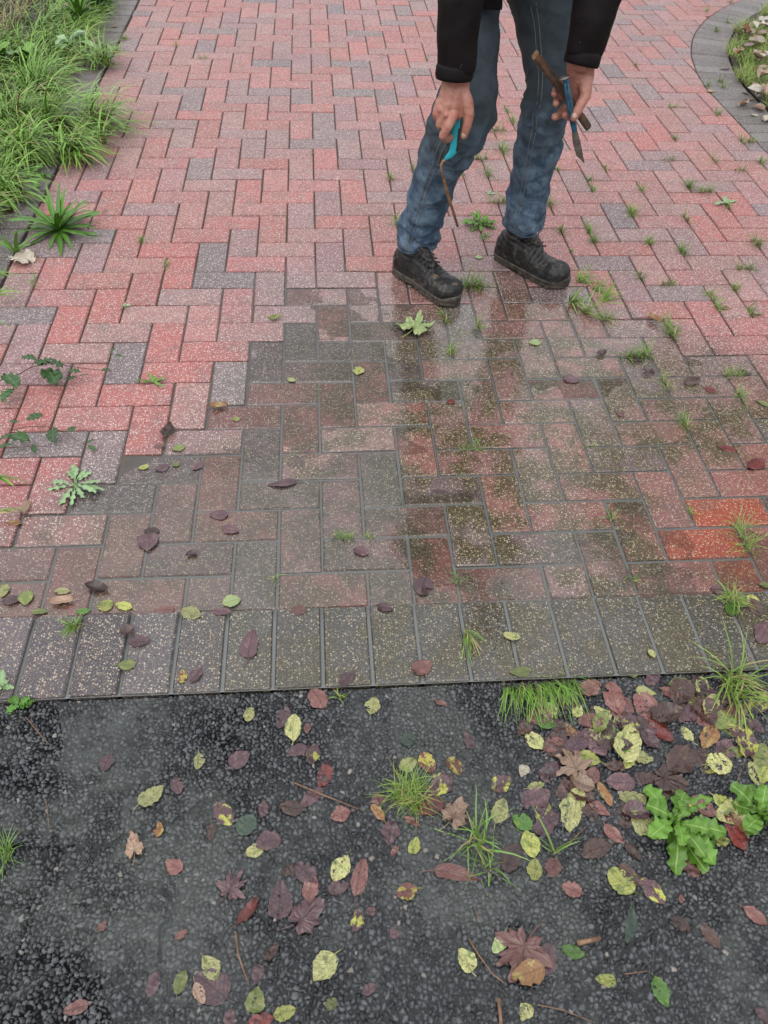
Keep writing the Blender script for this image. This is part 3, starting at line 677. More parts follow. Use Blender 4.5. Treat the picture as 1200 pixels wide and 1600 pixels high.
# his right hand, back towards the lens, closed round the handle
hr = [(713, 126, 1.098), (711, 145, 1.093), (706, 166, 1.085), (701, 180, 1.08)]
for off, r in ((-15, .0175), (-6, .0195), (4, .0195), (13, .018)): chain([(x+off*(.75+.25*i/2), y-abs(off)*.15*(i > 1), Y+abs(off)*.0005+(.008 if off < -10 else 0)) for i, (x, y, Y) in enumerate(hr)], [.0185, r, r*.97, .0145])
chain([(709, 180, 1.072), (700, 198, 1.062), (692, 212, 1.066)], [.0128, .0118, .0108]); chain([(692, 212, 1.066), (697, 219, 1.088), (709, 212, 1.108)], [.0108, .0098, .0085])
chain([(697, 178, 1.078), (687, 194, 1.084)], [.0125, .0115]); chain([(687, 194, 1.084), (694, 204, 1.112), (708, 197, 1.122)], [.0112, .0100, .0085])
chain([(690, 170, 1.09), (683, 183, 1.104)], [.0122, .0110]); chain([(683, 183, 1.104), (691, 193, 1.128), (706, 187, 1.13)], [.0108, .0098, .0085])
chain([(687, 160, 1.103), (682, 171, 1.118)], [.0115, .0100]); chain([(682, 171, 1.118), (690, 181, 1.138), (702, 177, 1.14)], [.0098, .0090, .0075])
chain([(722, 142, 1.092), (730, 160, 1.08), (733, 178, 1.072)], [.0185, .0165, .0135]); chain([(733, 178, 1.072), (730, 196, 1.068), (725, 212, 1.072)], [.0130, .0118, .0098])
for k in ((709, 181, 1.069), (698, 179, 1.073), (690, 171, 1.085)): sk.append(ellipsoid(ry(*k), (_rt*.011, _up*.011, _fw*.010)))
# his left hand, palm towards the lens, fingers curling up round the two tools
hl = [(908, 100, 1.205), (908, 118, 1.213), (904, 138, 1.222), (899, 156, 1.232)]
for off, r in ((-14, .0165), (-5, .018), (4, .018), (12, .0175)): chain([(x+off*.85, y-(off < 0)*(-off)*.35*(i/3), Y+(.006 if off < -10 else 0)) for i, (x, y, Y) in enumerate(hl)], [.0185, r, r*.95, .014])
sk.append(ellipsoid(ry(916, 126, 1.203), (_rt*.017, _up*.034, _fw*.017)))
chain([(886, 124, 1.236), (875, 134, 1.238), (868, 141, 1.225), (866, 147, 1.207)], [.0110, .0100, .0095, .0085])
chain([(890, 138, 1.242), (877, 148, 1.245), (870, 157, 1.228), (869, 162, 1.205)], [.0118, .0110, .0105, .0095])
chain([(895, 152, 1.243), (882, 168, 1.243), (873, 180, 1.225), (867, 183, 1.203)], [.0122, .0115, .0108, .0098])
chain([(902, 160, 1.238), (896, 176, 1.228), (889, 183, 1.207), (883, 180, 1.188)], [.0122, .0115, .0108, .0098])
chain([(915, 132, 1.198), (915, 150, 1.183), (908, 162, 1.172)], [.0185, .0150, .0130]); chain([(908, 162, 1.172), (902, 174, 1.163), (897, 184, 1.160)], [.0130, .0120, .0105])
bm_ = fuse('body', sk, .0026, 3)
displace(bm_, lambda p: (vnoise(p*160)-.5)*.0011)
body_o = pobj('body', bm_, M['skin'])
def nail(p, q, Y0, Y1, r):
    a, b = ry(*p, Y0), ry(*q, Y1); d = (b-a).normalized(); n = (CAM-b).normalized(); n = (n-d*n.dot(d)).normalized(); s = d.cross(n)
    obj('fingernail', mesh('fingernail', *ellipsoid(b+n*(r*.88)-d*.002, (s*.0062, d*.0075, n*.0018), 12, 8), True), M['nail'], body_o)
nail((730, 196), (725, 210), 1.068, 1.072, .0098); nail((902, 174), (897, 182), 1.163, 1.160, .0105)
hairp = [ellipsoid(HEAD+hd_u*.012-hd_f*.012, (hd_s*.083, hd_f*.098, hd_u*.112), 24, 16)]
hm = fuse('hair', hairp, .006, 2); displace(hm, lambda p: (vnoise(p*90)-.5)*.012)
bm = bmesh.new(); bm.from_mesh(hm); bmesh.ops.bisect_plane(bm, geom=bm.verts[:]+bm.edges[:]+bm.faces[:], plane_co=HEAD+hd_f*.045+hd_u*.02, plane_no=(hd_f*1.0-hd_u*.9), clear_outer=True); bm.to_mesh(hm); bm.free()
pobj('hair', hm, M['hair'])

# boots
def boot(heel, toe, side_sign):
    heel, toe = Vector((*heel, 0)), Vector((*toe, 0)); d = toe-heel; L = d.length; ang = math.atan2(d.y, d.x)
    z0 = rest_z0(heel, toe); b = empty('boot', (heel.x-BASE.x, heel.y-BASE.y, z0)); b.parent = person; b.rotation_euler = (0, 0, ang)
    S = L/.285
    prof = [(.002, .022, .075), (.012, .031, .100), (.035, .037, .112), (.070, .0385, .118), (.105, .040, .114), (.135, .0415, .104), (.160, .044, .090), (.185, .0465, .080), (.210, .048, .0745), (.235, .0475, .072), (.255, .043, .068), (.270, .034, .060), (.280, .021, .049), (.284, .010, .040)]
    rings = []
    for x, wd, h in prof:
        r = []; cy = side_sign*.006*math.sin(x/.285*math.pi)
        for k in range(24):
            a = 2*math.pi*k/24; c, s = math.cos(a), math.sin(a); y = wd*(abs(c)**.72)*(1 if c > 0 else -1); zc = .016; z = zc+(h-zc)*(abs(s)**.8) if s > 0 else zc
            if s > 0: y *= 1-.28*(s**3)*(1 if x < .15 else .4)
            r.append(Vector((x*S, y+cy, z)))
        rings.append(r)
    foot = loftv(rings)
    sh = tube([(.066*S, 0, .05), (.067*S, 0, .09), (.067*S, 0, .115), (.066*S, 0, .140), (.066*S, 0, .158)], [.044, .042, .0395, .038, .037], 28, True, 1.0, (1, 0, 0))
    col_ = tube([(.066*S+.035*math.cos(t), .035*math.sin(t), .156) for t in np.linspace(0, 2*math.pi, 25)], .006, 8, False)
    tongue = capsule([(.090*S, 0, .150), (.102*S, 0, .130), (.128*S, 0, .110), (.160*S, 0, .088)], [.018, .021, .022, .018])
    cap = ellipsoid((.240*S, side_sign*.003, .040), (Vector((.046*S, 0, 0)), Vector((0, .0505, 0)), Vector((0, 0, .039))))
    counter = ellipsoid((.032*S, 0, .055), (Vector((.034*S, 0, 0)), Vector((0, .0395, 0)), Vector((0, 0, .045))))
    me = fuse('boot_upper', [foot, sh, col_, tongue, cap, counter], .0026, 3)
    def crease(p):
        fx = np.exp(-((p[:, 0]-.175*S)/.028)**2)*sstep(.05, .07, p[:, 2]); ank = np.exp(-((p[:, 2]-.115)/.03)**2)
        return -.0026*fx*(.5+.5*np.sin(p[:, 0]*420+4*np.sin(p[:, 1]*60)))+ank*.0022*np.sin(p[:, 2]*330+p[:, 0]*60)+(vnoise(p*85)-.5)*.0030
    displace(me, crease); up = obj('upper', me, M['leather'], b)
    out = []
    for x, wd, h in [(-.004, .016, 0)]+[(x, wd+.0022, h) for x, wd, h in prof[1:-1]]+[(.289, .014, 0)]: out.append((x*S, wd))
    loop = [(x, -w_+side_sign*.006*math.sin(max(0, min(1, x/L))*math.pi)) for x, w_ in out]+[(x, w_+side_sign*.006*math.sin(max(0, min(1, x/L))*math.pi)) for x, w_ in out[::-1]]
    cx = sum(p[0] for p in loop)/len(loop); lay = []
    for k, z in ((.94, 0.0), (.975, .003), (.985, .010), (.975, .013), (.995, .015), (1.0, .021), (.985, .024), (.93, .025)):
        lay.append([Vector((cx+(x-cx)*k, y*k, z+(.012 if x > .25*S else 0)*(z > .02)*sstep(.25*S, .29*S, x)+(.007 if .085*S < x < .115*S else 0)*(z < .004))) for x, y in loop])
    so = obj('sole', mesh('boot_sole', *loftv(lay), True), M['sole'], b)
    for i in range(9):
        for sg in (-1, 1):
            x = (.02+.028*i)*S
            if .08*S < x < .12*S: continue
            k = min(range(len(out)), key=lambda q: abs(out[q][0]-x)); y = sg*(out[k][1]-.0015)+side_sign*.006*math.sin(max(0, min(1, x/L))*math.pi)
            v = [(x+a*.007, y+b_*.0020, .0+c_*.010) for a in (-1, 1) for b_ in (-1, 1) for c_ in (0, 1)]
            obj('tread_lug', mesh('tread_lug', v, [(0, 1, 3, 2), (4, 6, 7, 5), (0, 4, 5, 1), (2, 3, 7, 6), (0, 2, 6, 4), (1, 5, 7, 3)]), M['sole'], so)
    zt = lambda x: float(np.interp(x/S, [.085, .10, .12, .14, .16, .18], [.158, .146, .131, .117, .104, .094]))
    rows = [.100, .112, .124, .137, .150, .163]
    for i, x in enumerate(rows):
        x *= S; z = zt(x)+.0015; wy = .027+.001*i
        for sg in (-1, 1):
            if i < len(rows)-1:
                x2 = rows[i+1]*S; z2 = zt(x2)+.0015
                pts = [(x, sg*wy, z-.016), (x*.6+x2*.4, sg*wy*.4, (z+z2)/2-.002), (x2, -sg*wy*.9, z2-.014)]
                v, f = tube(pts, .0026, 6); obj('lace', mesh('lace', v, f, True), M['lace'], up)
        v, f = ellipsoid((x, wy+.001, z-.016), ((.003, 0, 0), (0, .002, 0), (0, 0, .003)), 8, 6); obj('eyelet', mesh('eyelet', v, f, True), M['lace'], up)
        v, f = ellipsoid((x, -wy-.001, z-.016), ((.003, 0, 0), (0, .002, 0), (0, 0, .003)), 8, 6); obj('eyelet', mesh('eyelet', v, f, True), M['lace'], up)
    for sg in (-1, 1):
        x, z = .104*S, zt(.104*S)+.002; pts = [(x, 0, z), (x+.010, sg*.016, z+.004), (x+.026, sg*.030, z-.018), (x+.034, sg*.022, z-.034), (x+.020, sg*.010, z-.014), (x+.004, 0, z)]
        v, f = tube(pts, .0018, 6); obj('lace', mesh('lace', v, f, True), M['lace'], up)
    return b
def rest_z0(a, b): return max(-float(sag(a.x, a.y)), -float(sag(b.x, b.y)))+.0012
boot((.372, 1.408), (.545, 1.178), 1); boot((.730, 1.502), (.925, 1.283), -1)

# ================================================================== TOOLS
def metal(name, c1, c2, rough=.5, metalness=.6, sc=60.0):
    m, nt, b = newmat(name); pos = geo_pos(nt); n = noise(nt, pos, sc, 5.0, .7)
    put(nt, b, col=mix(nt, ramp(nt, n, .35, .65), c1, c2), rough=mixf(nt, n, rough-.1, rough+.15), metal=metalness, nrm=bump(nt, n, .5, .001)); return m
M['turq'] = simple('turquoise_plastic', (.012, .30, .36), (.02, .36, .42), 40.0, .35, .15, .001, 200.0); M['rust'] = metal('rusty_steel', (.16, .075, .035), (.30, .17, .09), .6, .35)
M['bluepaint'] = metal('worn_blue_paint', (.010, .045, .085), (.02, .12, .20), .4, .2, 90.0); M['steel'] = metal('dull_steel', (.10, .085, .075), (.24, .21, .19), .45, .8); M['rustdark'] = metal('dark_rusted_iron', (.030, .017, .012), (.10, .045, .022), .6, .3, 45.0)
def tool(name, label, cat, base): t = empty(name, base); tag(t, label, cat); return t
def tpart(name, vf, mat, t, smooth=True):
    o = obj(name, mesh(name, *vf, smooth), mat, t); o.location = -Vector(t.location); return o
T = tool('weeding_hook', 'weeding hook with turquoise handle and rusty cranked blade in the right hand', 'weeding tool', ry(715, 353, 1.135))
hp = [(714, 168, 1.110), (713, 182, 1.108), (712, 200, 1.104), (711, 214, 1.102), (710, 226, 1.101), (708, 236, 1.10), (703, 243, 1.10), (695, 249, 1.10)]
h = tpart('handle', tube([ry(*p) for p in hp], [.0085, .0105, .0105, .0105, .0108, .0105, .0085, .0045], 16, True, .75, _fw), M['turq'], T)
tpart('grip_strip', tube([ry(px+5.0, py, Y-.004) for px, py, Y in hp[2:6]], [.003, .0042, .0042, .003], 8), M['lace'], T)
bp = [(697, 248, 1.10), (692, 252, 1.10), (689, 258, 1.10), (690, 268, 1.103), (694, 282, 1.108), (700, 305, 1.117), (708, 330, 1.127), (715, 354, 1.137)]
tpart('blade', tube([ry(*p) for p in bp], [.0034, .0036, .0036, .0036, .0044, .0050, .0050, .0040], 10, True, .5, _fw), M['rust'], T)
T = tool('cold_chisel', 'blue cold chisel with mushroomed head held under the left thumb', 'chisel', ry(912, 254, 1.178))
cp = [(884, 124, 1.171), (885, 130, 1.171), (888, 150, 1.171), (892, 172, 1.171), (896, 195, 1.173), (898, 206, 1.174)]
tpart('shaft', tube([ry(*p) for p in cp], [.0085, .0092, .0092, .0092, .0086, .007], 6, True, .85, _fw), M['bluepaint'], T, False)
for k in (-1, 1): tpart('ridge', tube([ry(px+k*2.6, py, Y-.0075) for px, py, Y in cp[1:-1]], .0016, 6), M['steel' if k > 0 else 'bluepaint'], T)
A, B = ry(880, 122, 1.171), ry(884, 124, 1.171); ax = (ry(896, 195, 1.173)-ry(885, 130, 1.171)).normalized(); pr = _fw.cross(ax).normalized()
tpart('head', ellipsoid(ry(881.5, 121.5, 1.171), (pr*.0155, ax*.0052, ax.cross(pr)*.0125), 18, 10), M['steel'], T)
bl = [ry(893.5, 206, 1.174), ry(901.5, 204, 1.174), ry(907, 224, 1.175), ry(913.5, 255.5, 1.178), ry(900.5, 243, 1.178), ry(895.5, 224, 1.175)]; nn = -_fw
v = [p+nn*(.0035 if i in (0, 1) else .0025 if i in (2, 5) else .0004) for i, p in enumerate(bl)]+[p-nn*(.0035 if i in (0, 1) else .0025 if i in (2, 5) else .0004) for i, p in enumerate(bl)]
tpart('blade', (v, [(0, 1, 2, 5), (5, 2, 3, 4), (11, 8, 7, 6), (10, 9, 8, 11)]+[(i, (i+1) % 6+0, (i+1) % 6+6, i+6)[::-1] for i in range(6)]), M['steel'], T, False)
T = tool('iron_bar', 'dark rusted iron bar held slantwise behind the blue chisel', 'iron bar', ry(920, 200, 1.19))
bar = [(838, 88, 1.20), (842, 93, 1.20), (862, 120, 1.197), (882, 146, 1.194), (902, 174, 1.192), (918, 197, 1.19), (920, 200, 1.19)]
tpart('shank', tube([ry(*p) for p in bar], [.0105, .0128, .0128, .0124, .0120, .0124, .0105], 8, True, .62, _fw), M['rustdark'], T, False)
tpart('flat_tip', tube([ry(838, 88, 1.20), ry(836, 85.5, 1.20), ry(834, 83, 1.20)], [.0128, .0122, .0100], 8, True, .35, _fw), M['rust'], T, False)

# ================================================================== FALLEN LEAVES
def leaf_mat(name, c1, c2, amt, spot=None, spot_amt=0.0, vein=(.5, .5, .2), veins=.35, rough=.3):
    "c1 main colour, c2 patches of another colour (amt), dark spots"
    m, nt, b = newmat(name); uv = nd(nt, 'ShaderNodeUVMap').outputs[0]; rnd = objrand(nt)
    s = nd(nt, 'ShaderNodeSeparateXYZ', {0: uv}); u, v = s.outputs[0], s.outputs[1]
    off = nd(nt, 'ShaderNodeCombineXYZ', {0: mth(nt, 'MULTIPLY', rnd, 37.0), 1: mth(nt, 'MULTIPLY', rnd, 91.0), 2: 0.0}).outputs[0]
    p = nd(nt, 'ShaderNodeVectorMath', {0: uv, 1: off}, operation='ADD').outputs[0]
    col = mix(nt, ramp(nt, noise(nt, p, 2.3, 3.0, .6), 1.0-amt-.04, 1.0-amt+.04) if amt < 1 else 1.0, c1, c2)
    col = scale_c(nt, col, mixf(nt, noise(nt, p, 9.0, 3.0), .72, 1.25))
    if spot: col = mix(nt, mth(nt, 'MULTIPLY', ramp(nt, noise(nt, p, 11.0, 5.0, .75), 1.0-spot_amt-.03, 1.0-spot_amt+.03), .8), col, spot)
    av = mth(nt, 'ABSOLUTE', mth(nt, 'SUBTRACT', v, .5))
    mid = ramp(nt, av, .035, .012)
    lat = ramp(nt, mth(nt, 'ABSOLUTE', mth(nt, 'SINE', mth(nt, 'MULTIPLY', mth(nt, 'SUBTRACT', u, mth(nt, 'MULTIPLY', av, .55)), 24.0))), .22, .05)
    vn = mth(nt, 'MAXIMUM', mid, mth(nt, 'MULTIPLY', lat, .6))
    col = mix(nt, mth(nt, 'MULTIPLY', vn, veins), col, vein)
    col = scale_c(nt, col, mixf(nt, rnd, .5, 1.0))
    h = mth(nt, 'ADD', mth(nt, 'MULTIPLY', vn, -1.0), noise(nt, p, 12.0, 3.0))
    put(nt, b, col=col, rough=rough, nrm=bump(nt, h, .8, .002), coat=.55, coatr=.1, spec=.25)
    return m
LM = {
 'yellow': leaf_mat('leaf_yellow', (.44, .43, .17), (.20, .23, .07), .42, (.045, .035, .018), .42, (.30, .33, .06)),
 'lime': leaf_mat('leaf_lime', (.38, .39, .09), (.20, .24, .05), .45, (.06, .05, .02), .32, (.16, .22, .03)),
 'olive': leaf_mat('leaf_olive', (.15, .19, .045), (.24, .24, .07), .45, (.05, .05, .02), .33, (.22, .24, .08)),
 'green': leaf_mat('leaf_green', (.07, .17, .018), (.16, .25, .03), .38, (.03, .05, .01), .2, (.20, .28, .08)),
 'darkgreen': leaf_mat('leaf_dark_green', (.035, .065, .04), (.06, .09, .05), .4, None, 0, (.07, .1, .05)),
 'plum': leaf_mat('leaf_plum', (.105, .050, .058), (.16, .085, .085), .45, (.035, .02, .024), .34, (.05, .022, .028)),
 'plumyellow': leaf_mat('leaf_plum_yellow', (.095, .042, .048), (.40, .40, .07), .46, (.05, .03, .02), .28, (.07, .035, .03)),
 'red': leaf_mat('leaf_red', (.18, .070, .058), (.24, .12, .095), .45, (.05, .018, .016), .3, (.09, .03, .025)),
 'brightred': leaf_mat('leaf_bright_red', (.19, .034, .026), (.09, .02, .018), .45, None, 0, (.12, .02, .015)),
 'redyellow': leaf_mat('leaf_red_yellow', (.16, .052, .04), (.42, .36, .06), .5, (.06, .025, .015), .28, (.09, .03, .02)),
 'brown': leaf_mat('leaf_dark_brown', (.062, .030, .022), (.10, .050, .034), .45, (.02, .012, .01), .3, (.035, .018, .014)),
 'tan': leaf_mat('leaf_tan', (.36, .235, .16), (.25, .14, .09), .42, (.09, .05, .03), .25, (.22, .13, .08), rough=.5),
 'pale': leaf_mat('leaf_pale', (.46, .40, .31), (.36, .29, .21), .42, None, 0, (.3, .24, .16), rough=.55),
 'orange': leaf_mat('leaf_orange', (.27, .13, .045), (.36, .27, .08), .42, (.12, .03, .012), .3, (.22, .09, .02)),
 'palegreen': leaf_mat('leaf_pale_green', (.30, .38, .15), (.36, .40, .17), .45, None, 0, (.22, .3, .1))}
WORD = {'yellow': 'yellow speckled', 'lime': 'bright lime yellow', 'olive': 'dull olive', 'green': 'fresh green', 'darkgreen': 'blackish green', 'plum': 'plum brown', 'plumyellow': 'plum and yellow',
        'red': 'reddish brown', 'brightred': 'glossy deep red', 'redyellow': 'red and yellow', 'brown': 'dark brown', 'tan': 'tan', 'pale': 'pale beige', 'orange': 'orange brown', 'palegreen': 'pale green'}
def oval_leaf(L, ratio, curl=.0, fold=.0, rough=.004, tear=False, narrow=1.0):
    nu, nv = 17, 7; v, f, uv = [], [], []; ph = random.uniform(0, 6); skew = random.uniform(-.06, .06); pk = random.uniform(.68, 1.05); bl = random.uniform(.6, .9); asy = random.uniform(-.14, .14); bite = [(random.random(), random.choice((-1, 1)), random.uniform(.05, .3)*(random.random() < .45)) for _ in range(2)]
    for i in range(nu):
        t = i/(nu-1); wd = (math.sin(math.pi*min(1, t*.97+.015)**pk)**bl)*L*ratio*.5*narrow
        if i == 0: wd = L*.012
        if i == nu-1: wd = L*.008
        for k in range(nv):
            s = k/(nv-1)*2-1; e = (1+asy*(1 if s > 0 else -1))*(1+((.045*math.sin(t*31+ph)+.05*math.sin(t*13+s*3+ph*2)) if abs(s) > .9 else 0)-sum(b_*math.exp(-((t-a_)/.09)**2) for a_, c_, b_ in bite if c_*s > .3))
            x = (t-.5)*L; y = s*wd*e+skew*L*math.sin(t*math.pi)
            z = fold*abs(s)*wd*2+curl*L*(2*t-1)**2*(.6+.4*s*math.sin(ph))+rough*(math.sin(t*5+s*2+ph)+math.sin(t*3-s*4+ph*2))*.5*L/.05*abs(s)
            v.append((x, y, z)); uv.append((t, .5+s*.5*max(wd/(L*ratio*.5+1e-9), .15)))
    drop = set()
    if tear:
        ci, ck = random.choice((2, 4, 9, 11, 13)), random.choice((0, nv-2)); drop = {(ci, ck), (ci+1, ck), (ci, 1 if ck == 0 else nv-3)}
    for i in range(nu-1):
        for k in range(nv-1):
            if (i, k) not in drop: a = i*nv+k; f.append((a, a+nv, a+nv+1, a+1))
    # stalk
    n = len(v); s = L*random.uniform(.14, .3); y0 = v[nv//2][1]; bx = -L*.5
    for q, (dx, dy) in enumerate(((0, 0), (-s*.5, s*.12*math.sin(ph)), (-s, s*.35*math.sin(ph)))):
        v += [(bx+dx, y0+dy-L*.012, .0006), (bx+dx, y0+dy+L*.012, .0006)]; uv += [(0, .5), (0, .5)]
    f += [(n, n+1, n+3, n+2), (n+2, n+3, n+5, n+4)]
    zm = min(a[2] for a in v); v = [(a[0], a[1], a[2]-zm) for a in v]
    return v, f, uv
MAPLE = [(180, .10), (165, .30), (150, .44), (140, .50), (132, .42), (122, .40), (112, .52), (104, .50), (98, .66), (88, .82), (80, .74), (74, .60), (66, .52), (60, .42), (54, .50), (47, .70), (40, .72), (35, .92), (29, .86), (24, .66), (19, .54), (14, .62), (8, .86), (4, .90), (0, 1.12)]
OAK = [(180, .12), (165, .30), (150, .42), (138, .50), (126, .44), (114, .42), (102, .52), (90, .60), (80, .54), (70, .48), (60, .56), (50, .68), (42, .66), (34, .60), (26, .70), (16, .86), (8, .90), (0, .98)]
def lobed_leaf(L, prof=MAPLE, crumple=.004):
    "lobed leaf seen from above: stalk at -x"
    ph = random.uniform(0, 6); P = [(a+random.uniform(-3, 3), r*random.uniform(.86, 1.1)) for a, r in prof]+[(-a+random.uniform(-3, 3), r*random.uniform(.86, 1.1)) for a, r in prof[-2:0:-1]]
    Q = []
    for i in range(len(P)):           # points between the listed ones, slightly ragged
        a, r = P[i]; b, q = P[(i+1) % len(P)]; Q += [(a, r), ((a+b)/2 if abs(a-b) < 100 else a, (r+q)/2*random.uniform(.94, 1.04))]
    ns = len(Q); v, f, uv = [(-L*.2, 0, 0)], [], [(.3, .5)]
    for ringk in (.3, .55, .8, 1.0):
        for a, r in Q:
            a = R(a); rr = L*.62*(r*ringk+(1-ringk)*ringk*.25); x, y = -L*.2+rr*math.cos(a), rr*math.sin(a)
            z = crumple*(math.sin(x/L*9+ph)+math.sin(y/L*11+ph*2)+.8*math.sin((x+y)/L*17)+.5*math.sin((x-2*y)/L*23+ph))*ringk*L/.07
            v.append((x, y, z)); uv.append((.5+x/L, .5+.5*abs(math.sin(2.5*a))*ringk*.7+.02))
    for i in range(ns):
        k = (i+1) % ns; f.append((0, 1+i, 1+k))
        for rr in (0, 1, 2): f.append((1+rr*ns+i, 1+(rr+1)*ns+i, 1+(rr+1)*ns+k, 1+rr*ns+k))
    n = len(v)
    for q in range(4):
        x = -L*.2-L*.16*q; y = L*.05*q*q*.3
        v += [(x, y-L*.010, .0008), (x, y+L*.010, .0008)]; uv += [(0, .5), (0, .5)]
        if q: f.append((n+2*q-2, n+2*q-1, n+2*q+1, n+2*q))
    zm = min(a[2] for a in v); return [(a[0], a[1], a[2]-zm) for a in v], f, uv
def rest_z(x, y):
    if y < -.2: return Z_ROAD+.0035
    if y < 0: return .002-float(sag(x, y))
    if y > 0 and -.905 < x < 2.07: return max(-float(sag(x, y))+.0014, Z_WATER+.0006)
    if x < -1.11: return zl(x, y)+.06
    if x > 2.28 and math.hypot(x-ARC_C.x, y-ARC_C.y) < ARC_R-.21: return .055
    return .004
THINGS = []    # (object, look phrase, px, py, noun, category, group, allow) -> labels written at the end
def lay_leaf(px, py, L, ang, kind, ratio=.62, curl=None, lift=0.0, shape='oval', noun='leaf', look=None, tear=None, z=None):
    a = R(ang); dx, dy = math.cos(a)*L/2, -math.sin(a)*L/2
    p0 = g(px, py); zz = rest_z(p0.x, p0.y) if z is None else z
    A, B = g(px-dx, py-dy, zz), g(px+dx, py+dy, zz); d = B-A; ln = d.length; c = g(px, py, zz)
    if curl is None: curl = random.choice((0, .02, .05, .08))
    if shape == 'oval': v, f, uv = oval_leaf(ln, ratio, curl, random.choice((0, .03, .08))+(.35 if curl > .2 else 0), .0018, random.random() < .12 if tear is None else tear)
    else: v, f, uv = lobed_leaf(ln, MAPLE if shape == 'maple' else OAK, .003 if curl < .1 else .008)
    if p0.y < -.2 and lift < .004:      # sodden leaf pressed on to the chips
        th = math.atan2(d.y, d.x); V = np.array(v); xx = c.x+V[:, 0]*math.cos(th)-V[:, 1]*math.sin(th); yy = c.y+V[:, 0]*math.sin(th)+V[:, 1]*math.cos(th)
        hz = road_height(xx, yy)[0]; top = np.full(len(hz), hz.mean()+.0012); V[:, 2] = V[:, 2]*.55+np.maximum(hz*.55+top*.45, hz-.0006)-zz; v = [tuple(a_) for a_ in V]
    o = obj({'oval': 'fallen_leaf', 'maple': 'maple_leaf', 'oak': 'lobed_leaf'}[shape], mesh('fallen_leaf', v, f, True, uv), LM[kind])
    o.location = (c.x, c.y, zz+.0008+lift); o.rotation_euler = (0, 0, math.atan2(d.y, d.x))
    size = 'small ' if ln < .027 else ('large ' if ln > .066 else '')
    form = '' if look is None else look+' '
    if look is None:
        form = ('curled ' if curl > .2 else 'narrow ' if ratio < .45 else 'round ' if ratio > .8 else '') if shape == 'oval' else 'lobed '
    THINGS.append((o, (size+form+WORD[kind]).strip(), px, py, noun, 'leaf', 'fallen leaves on the wet ground'))
    return o
